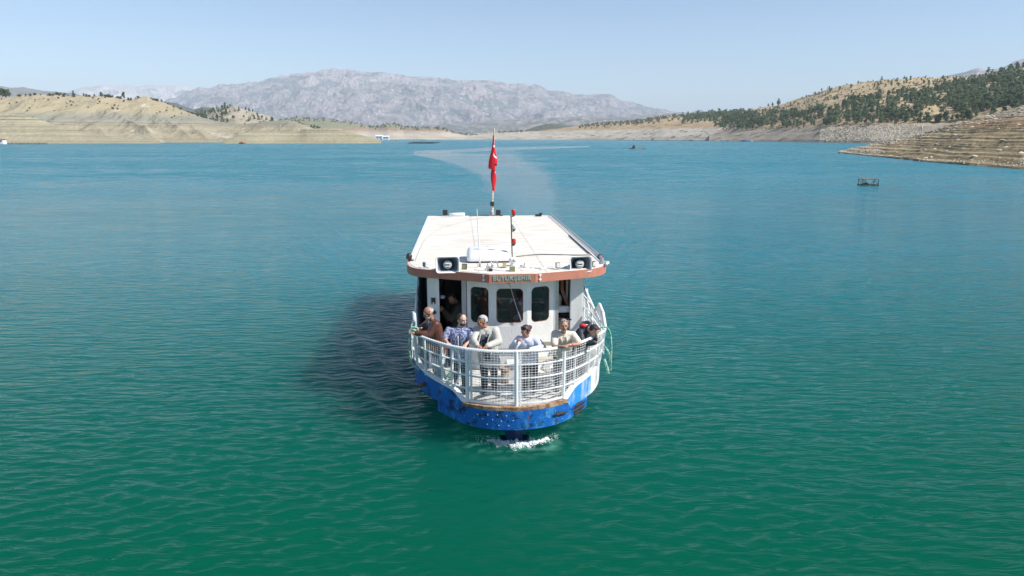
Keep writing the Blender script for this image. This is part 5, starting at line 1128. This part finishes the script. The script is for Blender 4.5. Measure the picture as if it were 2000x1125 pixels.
def person(label, foot, J, face, sk, top, tmat, bmat, hair, up=(0,0,1), sleeves='long', hands=None, extras=None, stance=.20, build=1.0, legface=None, headk=1.08):
    """J joints in boat coordinates: head neck sl sr el er hl hr hip (l/r = the person's left / right)"""
    f0 = Vector((foot[0], foot[1], DK)); e = thing('person', wor(f0), PSI, label, 'person')
    J = {k: Vector(v)-f0 for k, v in J.items()}; k_ = build
    hf = frame(face, up); hc = J['head']; hs = headk
    hip = J['hip']; sl_, sr_ = J['sl'], J['sr']; chest = (sl_+sr_)/2; right = (sr_-sl_).normalized()
    lf_ = Vector(legface or (0,-1,0)).normalized(); lright = Vector((-lf_.y, lf_.x, 0))*-1
    spine = (chest-hip); front = right.cross(spine.normalized())*-1
    if front.dot(lf_) < 0: front = -front
    hl_, hr_ = hip-lright*.095, hip+lright*.095
    feet = {}
    for nm, s in (('l',-1),('r',1)):
        h_ = hip+lright*.095*s; an = Vector((lright.x*stance*.5*s, lright.y*stance*.5*s, .08)); kn = (h_+an)/2+lf_*.045; feet[nm] = (h_, kn, an)
    wl = J['el']+(J['hl']-J['el'])*.99; wr_ = J['er']+(J['hr']-J['er'])*.99
    # body: one continuous surface
    b = MB()
    b.rc(hip-lright*.05, chest-right*.06-spine*.14, .105*k_, .105*k_, 14); b.rc(hip+lright*.05, chest+right*.06-spine*.14, .105*k_, .105*k_, 14); b.rc(sl_, sr_, .055, .055)
    b.rc(chest, J['neck'], .050, .052); b.rc(J['neck'], hc-hf@Vector((0,.0,.03)), .054, .055)
    for s_, e_, w_ in ((sl_, J['el'], wl), (sr_, J['er'], wr_)): b.rc(s_, e_, .052, .040); b.rc(e_, w_, .040, .027)
    for h_, kn, an in feet.values(): b.rc(h_, kn, .085, .06); b.rc(kn, an, .056, .04); b.rc(an-Vector((0,0,.03)), an+lf_*.15-Vector((0,0,.045)), .035, .032)
    b.ell(hc+hf@Vector((0,-.008,.028))*hs, (.076*hs,.094*hs,.090*hs), hf, 18, 12); b.ell(hc+hf@Vector((0,.022,-.045))*hs, (.058*hs,.068*hs,.066*hs), hf, 16, 10)
    b.rc(hc+hf@Vector((0,.082,.012))*hs, hc+hf@Vector((0,.106,-.022))*hs, .009, .015, 8)
    b.rc(hc+hf@Vector((-.034,.076,.030))*hs, hc+hf@Vector((.034,.076,.030))*hs, .014, .014, 8)
    b.rc(hc+hf@Vector((0,.072,-.082))*hs, hc+hf@Vector((0,.070,-.090))*hs, .022, .020, 8); b.rc(hc+hf@Vector((-.016,.082,-.052))*hs, hc+hf@Vector((.016,.082,-.052))*hs, .011, .011, 8)
    for sx in (-1,1): b.ell(hc+hf@Vector((.080*sx,-.008,-.012))*hs, (.012,.020,.032), hf, 8, 6); b.ell(hc+hf@Vector((.036*sx,.062,-.022))*hs, (.022,.022,.022), hf, 8, 6)
    hd = hands or {}
    for nm, el_, w_ in (('l', J['el'], wl), ('r', J['er'], wr_)):
        d_, side, palm, curl = hd.get(nm, ((w_-el_), Vector((-1 if nm == 'l' else 1,0,0))*-1, (0,0,-1), 1.0)); hand(b, w_, d_ if d_ is not None else (w_-el_), side, palm, curl, 1.08)
    solidify(b, 'body', SK[sk], e, .0072, 3)
    # clothes
    b = MB(); ex = .026 if top in ('jacket','sweat') else .014
    hem = hip-Vector((0,0,.07 if top == 'jacket' else .02))
    for s in (-1, 1):
        b.rc(hem+lright*.055*s, chest+right*.065*s-spine*.14, (.118+ex)*k_, (.128+ex)*k_, 14); b.rc(chest+right*.065*s-spine*.14, (sl_ if s < 0 else sr_)*.75+chest*.25-spine*.06, (.125+ex)*k_, .060+ex, 14)
    b.rc(sl_, sr_, .058+ex, .058+ex); b.rc(chest, J['neck']-spine*.02, .085+ex, .064+ex*.5)
    for s_, e_, w_ in ((sl_, J['el'], wl), (sr_, J['er'], wr_)):
        if sleeves == 'long': b.rc(s_, e_, .064+ex, .050+ex); b.rc(e_, e_+(w_-e_)*.93, .050+ex, .036+ex*.7)
        else: b.rc(s_, s_+(e_-s_)*.75, .064+ex, .062+ex)
    solidify(b, {'jacket':'jacket','sweat':'sweatshirt','shirt':'shirt'}[top], tmat, e, .011, 3, .022 if top == 'jacket' else .015, .13)
    b = MB()
    for h_, kn, an in feet.values(): b.rc(h_, kn, .105, .082); b.rc(kn, an-Vector((0,0,.01)), .080, .064)
    b.rc(hip-lright*.06, hip+lright*.06, .118*k_, .118*k_)
    solidify(b, 'trousers', bmat, e, .013, 2, .018, .08)
    for nm in 'lr':
        an = feet[nm][2]; b = MB(); b.ell(an+lf_*.06-Vector((0,0,.035)), (.05,.145,.045), frame(lf_), 12, 8); b.build('shoe', C['shoe'], e, True)
    # face details
    for sx in (-1,1):
        b = MB(); b.ell(hc+hf@Vector((.030*sx,.082,.010))*hs, (.012,.009,.0055), hf, 8, 6); ey = b.build('eye', C['eyew'], e, True)
        b = MB(); b.ell(hc+hf@Vector((.030*sx,.0905,.010))*hs, (.006,.004,.0062), hf, 8, 6); b.build('iris', C['eye'], ey, True)
        b = MB(); b.tube([hc+hf@Vector((x*sx,.090,.033-.9*abs(x-.032)**1.5*8))*hs for x in (.014,.024,.034,.046)], [.003,.0052,.005,.003], 6); b.build('eyebrow', C['black_hair'] if hair[0] != 'white' else C['grey_hair'], e, True)
    b = MB(); b.tube([hc+hf@Vector((x,.093-abs(x)*.25,-.053))*hs for x in (-.024,-.012,0,.012,.024)], [.002,.0045,.005,.0045,.002], 6); b.build('mouth', C['lip'], e, True)
    # hair
    hm = C[{'white':'white_hair','grey':'grey_hair','black':'black_hair','maroon':'maroon_hair'}[hair[0]]]
    style = hair[1]; b = MB(); b.ell((0,0,0), (1,1,1), None, 22, 16); g = MB(); vs = [Vector(q) for q in b.v]; keep = []
    for f_ in b.f:
        c_ = sum((vs[i] for i in f_), Vector())/len(f_)
        if style == 'full': ok = (c_.z > .62 and c_.y < .62) or (c_.y < .12 and c_.z > -.42)
        elif style == 'bald': ok = c_.y < .0 and -.45 < c_.z < .35
        elif style == 'receding': ok = (c_.z > .55 and c_.y < .35) or (c_.y < .15 and c_.z > -.45)
        elif style == 'long': ok = (c_.z > .55) or (c_.y < .25 and c_.z > -.70)
        if ok: keep.append(f_)
    r3 = random.Random(hash(label) % 97 if False else len(label)); th_ = {'full':1.085,'bald':1.02,'receding':1.05,'long':1.13}[style]
    vv = [hc+hf@(Vector((q.x*.078*th_, q.y*.097*th_-.010, q.z*.092*th_+.028))*hs)+Vector((r3.uniform(-1,1),r3.uniform(-1,1),r3.uniform(-1,1)))*.0025 for q in vs]
    g.add(vv, keep); ho = g.build('hair', hm, e, True); sd = ho.modifiers.new('t', 'SOLIDIFY'); sd.thickness = .008; sd.offset = -1
    if 'beard' in hair:
        b = MB(); b.ell(hc+hf@Vector((0,.040,-.068))*hs, (.058*hs,.056*hs,.046*hs), hf, 14, 9); b.build('beard', C[hair[hair.index('beard')+1]], e, True)
    if 'moustache' in hair:
        b = MB(); b.tube([hc+hf@Vector((x,.098-abs(x)*.35,-.036-abs(x)*.25))*hs for x in (-.034,-.018,0,.018,.034)], [.004,.0095,.008,.0095,.004], 8); b.build('moustache', C[hair[hair.index('moustache')+1]], e, True)
    if extras: extras(e, J, hf, hc, hs, front, right, spine, chest)
    if 0: pass
    return e
rv = lambda x, y, u_hint: None
def JJ(**k): return {n: B(*q) for n, q in k.items()}
from mathutils.bvhtree import BVHTree
def ribbon(e, cloth, name, mat, pts, half, front, right, off=.006, n=3):
    # a strip of cloth laid on the garment: rays are shot back onto it from in front
    me = cloth.data; bv = BVHTree.FromPolygons([v.co for v in me.vertices], [tuple(p_.vertices) for p_ in me.polygons]); rings = []
    for q, h_ in zip(pts, half):
        row = []
        for k in range(n+1):
            s_ = q+right*h_*(2*k/n-1); hit = bv.ray_cast(s_+front*.5, -front)
            row.append((hit[0] if hit[0] is not None else s_)+front*off)
        rings.append(row)
    b = MB(); b.loft(rings); o = b.build(name, mat, e, True); m_ = o.modifiers.new('t','SOLIDIFY'); m_.thickness = .006; m_.offset = 1; return o
def garment(e): return next(c for c in e.children if c.name.split('.')[0] in ('jacket','shirt','sweatshirt'))
def line(a, b_, n): return [a.lerp(b_, k/(n-1)) for k in range(n)]
def strip(name, mat, e, a, b_, w0, w1, th=.02, n=Vector((0,-1,0))):
    m_ = MB(); m_.rc(a, b_, w0, w1, 10); m_.build(name, mat, e, True)

# 1: man in brown leather jacket, at the left end of the rail, looking out to the left
def ex1(e, J, hf, hc, hs, front, right, spine, chest):
    b = MB(); nk = J['neck']; b.ell(nk+front*.035+Vector((0,0,-.055)), (.045,.05,.085), frame(front), 10, 8); b.build('collar', C['white_cloth'], e, True)
    ribbon(e, garment(e), 'shirt_front', C['undershirt'], line(nk+Vector((0,0,-.07)), chest-spine*.75, 7), [.03,.045,.05,.045,.04,.035,.02], front, right)
j = JJ(head=(837,611,1.42), neck=(844,626,1.48), sl=(851,634,1.28), sr=(840,629,1.66), el=(838,653,1.22), er=(824,641,1.55), hl=(812,650.5,1.22), hr=(813,643,1.45), hip=(857,681,1.52))
person('older bald man in a brown leather jacket at the left end of the bow rail', (j['hip'].x+.02, j['hip'].y), j, (-.93,-.34,-.35), 'dark', 'jacket', C['leather'], C['jeans'], ('white','bald','beard','white_hair','moustache','grey_hair'), (-.25,-.1,1), hands={'l':(None,(0,.4,1),(0,0,-1),.9),'r':(None,(0,-.3,1),(0,0,-1),.9)}, extras=ex1, legface=(-.8,-.6,0))
# 2: smiling man in blue patterned shirt
def ex2(e, J, hf, hc, hs, front, right, spine, chest):
    ribbon(e, garment(e), 'shirt_placket', C['white_cloth'], line(chest-spine*.12, J['hip'], 9), [.009]*9, front, right, .004, 1)
j = JJ(head=(902,624.5,.98), neck=(898,641,1.00), sl=(918,647,.92), sr=(877,645,1.02), el=(922,664,.80), er=(868,662,.95), hl=(909,673.5,.60), hr=(874.5,669.5,.76), hip=(898,697,1.0))
person('smiling man in a blue patterned short sleeved shirt with his hands on the bow rail', (j['hip'].x, j['hip'].y), j, (.62,-.75,-.12), 'fair', 'shirt', C['floral'], C['darktr'], ('black','receding','beard','black_hair'), (.1,0,1), 'short', {'l':((-.3,-.8,-.2),(-1,0,.2),(0,0,-1),1.2),'r':((.1,-.9,-.2),(1,0,.2),(0,0,-1),1.2)}, ex2)
# 3: white haired man in light jacket
def ex3(e, J, hf, hc, hs, front, right, spine, chest):
    ribbon(e, garment(e), 'shirt_front', C['undershirt'], line(J['neck']-Vector((0,0,.06)), J['hip']+Vector((0,0,.02)), 9), [.05,.06,.065,.07,.075,.08,.08,.08,.08], front, right)
    for s_ in (-1, 1): ribbon(e, garment(e), 'jacket_lapel', C['canvas'], [q+right*s_*.085 for q in line(J['neck']-Vector((0,0,.05)), J['hip']+Vector((0,0,.0)), 9)], [.018]*9, front, right, .014, 1)
    for s_ in (-1, 1): ribbon(e, garment(e), 'pocket', C['canvas'], [q+right*s_*.135 for q in line(chest-spine*.30, chest-spine*.50, 3)], [.04]*3, front, right, .008, 1)
    q = J['hip']+Vector((.12,-.06,.02)); b = MB(); b.ell(q+Vector((.02,-.03,-.10)), (.10,.03,.15), None, 12, 8); b.build('jacket_flap', C['canvas'], e, True)
j = JJ(head=(942,628.5,.86), neck=(949,642,.95), sl=(967,645,.90), sr=(931,645,.98), el=(974,667,.62), er=(924,666,.72), hl=(950,676.5,.36), hr=(932,674.5,.42), hip=(955,699,1.0))
person('white haired man in an open light grey jacket, hands folded over the rail', (j['hip'].x, j['hip'].y), j, (-.86,-.45,-.12), 'dark', 'jacket', C['canvas'], C['darktr'], ('white','full'), (-.05,0,1), hands={'l':((-.75,-.55,-.3),(0,0,1),(0,-.2,-1),1.0),'r':((.75,-.5,-.3),(0,0,1),(0,-.2,-1),1.0)}, extras=ex3, build=1.05)
# 4: woman in white sweatshirt
def ex4(e, J, hf, hc, hs, front, right, spine, chest):
    b = MB(); b.ell(hc+hf@Vector((0,-.125,.01)), (.045,.045,.045), hf, 12, 8); b.build('hair_bun', C['maroon_hair'], e, True)
    b = MB(); b.tube([hc+hf@Vector((x,.055-abs(x)*.5,.125-abs(x)*.25)) for x in (-.085,-.05,-.015,.015,.05,.085)], [.006,.016,.012,.012,.016,.006], 8); b.build('sunglasses', C['phone'], e, True)
    b = MB(); b.ell(hc+hf@Vector((.05,-.10,.045)), (.02,.015,.015), hf, 8, 6); b.build('hair_clip', C['red'], e, True)
    b = MB(); b.ell(chest+front*.150-spine*.30, (.05,.012,.045), frame(front), 10, 6); b.build('print_patch', C['floral'], e, True)
j = JJ(head=(1027,647,.62), neck=(1030,659,.70), sl=(1046,664,.66), sr=(1014,664,.72), el=(1060,680,.55), er=(1001,679,.58), hl=(1034,684,.22), hr=(1008,668,.40), hip=(1033,700,.92))
person('dark haired woman in a white sweatshirt with sunglasses pushed up on her head', (j['hip'].x, j['hip'].y), j, (-.72,-.55,-.42), 'tan', 'sweat', C['sweat'], C['darktr'], ('maroon','long'), (-.12,-.1,1), hands={'l':((-.6,-.7,-.2),(0,0,1),(0,-.2,-1),1.1),'r':((.5,-.3,.5),(0,.2,1),(1,-.2,-.2),1.3)}, extras=ex4, build=.95, headk=1.0)
# 5: man in cream shirt, forearms on the rail
def ex5(e, J, hf, hc, hs, front, right, spine, chest):
    w0 = J['el']+(J['hl']-J['el'])*.70; w1 = J['el']+(J['hl']-J['el'])*.77; b = MB(); b.tube([w0, w1], .038, 12); b.build('wristband', C['band'], e, True)
    w0 = J['el']+(J['hl']-J['el'])*.84; w1 = J['el']+(J['hl']-J['el'])*.92; b = MB(); b.tube([w0, w1], .036, 12); b.build('wristwatch', M['steel'], e, True)
    for s_ in (-1, 1): ribbon(e, garment(e), 'collar', C['cream'], [J['neck']+right*s_*.062-Vector((0,0,.03)), chest+right*s_*.05-spine*.08, chest+right*s_*.02-spine*.28], [.018,.020,.005], front, right, .010, 1)
    ribbon(e, garment(e), 'placket', C['cream'], line(chest-spine*.28, J['hip'], 6), [.014]*6, front, right, .006, 1)
j = JJ(head=(1101,636.5,.46), neck=(1101,650,.58), sl=(1119,654,.60), sr=(1084,652,.60), el=(1131,672,.42), er=(1082,677,.30), hl=(1110,674,.24), hr=(1100,677,.18), hip=(1098,690,1.0))
person('grey haired man with a moustache and cream shirt resting his forearms on the rail', (j['hip'].x, j['hip'].y), j, (0.03,-1,.05), 'tan', 'shirt', C['cream'], C['darkjeans'], ('grey','full','moustache','grey_hair'), (0,.12,1), 'short', {'l':((-1,-.1,-.15),(0,0,1),(0,-.3,-1),.8),'r':((1,-.1,-.1),(0,0,1),(0,-.3,-1),.8)}, ex5)
# 6: young man bent over the right rail
def ex6(e, J, hf, hc, hs, front, right, spine, chest):
    nk = J['neck']; b = MB(); ring = [nk+Vector((-.05,.06,.02))+Vector((.095*math.cos(a),.06*math.sin(a),.055*math.sin(a+.6)+.02)) for a in np.linspace(0,6.28,16)]; b.tube(ring, .035, 8, False); b.build('hood', C['navy'], e, True)
    b = MB(); b.ell(nk+Vector((-.09,.03,.045)), (.085,.05,.045), Matrix.Rotation(.3,3,'Y'), 12, 8); b.build('hood_lining', C['red'], e, True)
j = JJ(head=(1160,646,.86), neck=(1149,641,1.05), sl=(1150,648,1.30), sr=(1133,650,.98), el=(1160,668,1.12), er=(1138,671,.78), hl=(1163,660,.88), hr=(1161,669,.66), hip=(1129,676,1.62))
person('young man in a navy jacket with red hood lining bent over the right rail', (j['hip'].x, j['hip'].y), j, (.62,-.52,-.62), 'fair', 'jacket', C['navy'], C['darkjeans'], ('black','full'), (.35,-.35,1), hands={'l':((.2,-.3,.9),(0,0,1),(-.6,-.3,0),1.2),'r':((.95,-.2,.2),(0,0,1),(0,.2,1),.6)}, extras=ex6, legface=(.5,-.8,0))
# 7: man in the dark doorway looking at a phone
def ex7(e, J, hf, hc, hs, front, right, spine, chest):
    b = MB(); q = (J['hl']+J['hr'])/2; b.box(q+Vector((-.02,-.03,.03)), (.012,.075,.15), Matrix.Rotation(.5,3,'Y')); b.build('phone', C['phone'], e, bevel=.004)
j = JJ(head=(884,583,3.05), neck=(893,592,3.12), sl=(898,602,2.92), sr=(893,600,3.30), el=(882,622,2.85), er=(876,622,3.2), hl=(866,607,2.92), hr=(864,604,3.05), hip=(892,650,3.15))
person('man in a dark green jacket bent over his phone in the dark left doorway', (j['hip'].x, j['hip'].y), j, (-.8,-.3,-.65), 'tan', 'jacket', C['green'], C['darktr'], ('black','full'), (-.4,-.1,1), hands={'l':((-.7,0,.5),(0,-.3,1),(0,1,0),1.0),'r':((-.7,0,.5),(0,-.3,1),(0,-1,0),1.0)}, extras=ex7, legface=(-.8,-.6,0))
b = MB(); q = B(864,580,2.8); b.ell(q, (.06,.035,.045)); b.build('lamp_shade', M['cloth_blue'], boat, True)

# ================================================================== HAZE
hm, t, p = newmat('haze'); t.nodes.remove(p); vn = t.nodes.new('ShaderNodeVolumePrincipled'); vn.inputs['Color'].default_value = (.77,.89,1,1); vn.inputs['Density'].default_value = 7.5e-5; vn.inputs['Anisotropy'].default_value = -.05
t.links.new(vn.outputs[0], [n for n in t.nodes if n.type == 'OUTPUT_MATERIAL'][0].inputs['Volume'])
b = MB(); b.box((0,14500,590), (34000,31000,1212)); tag(b.build('haze', hm), kind='stuff')
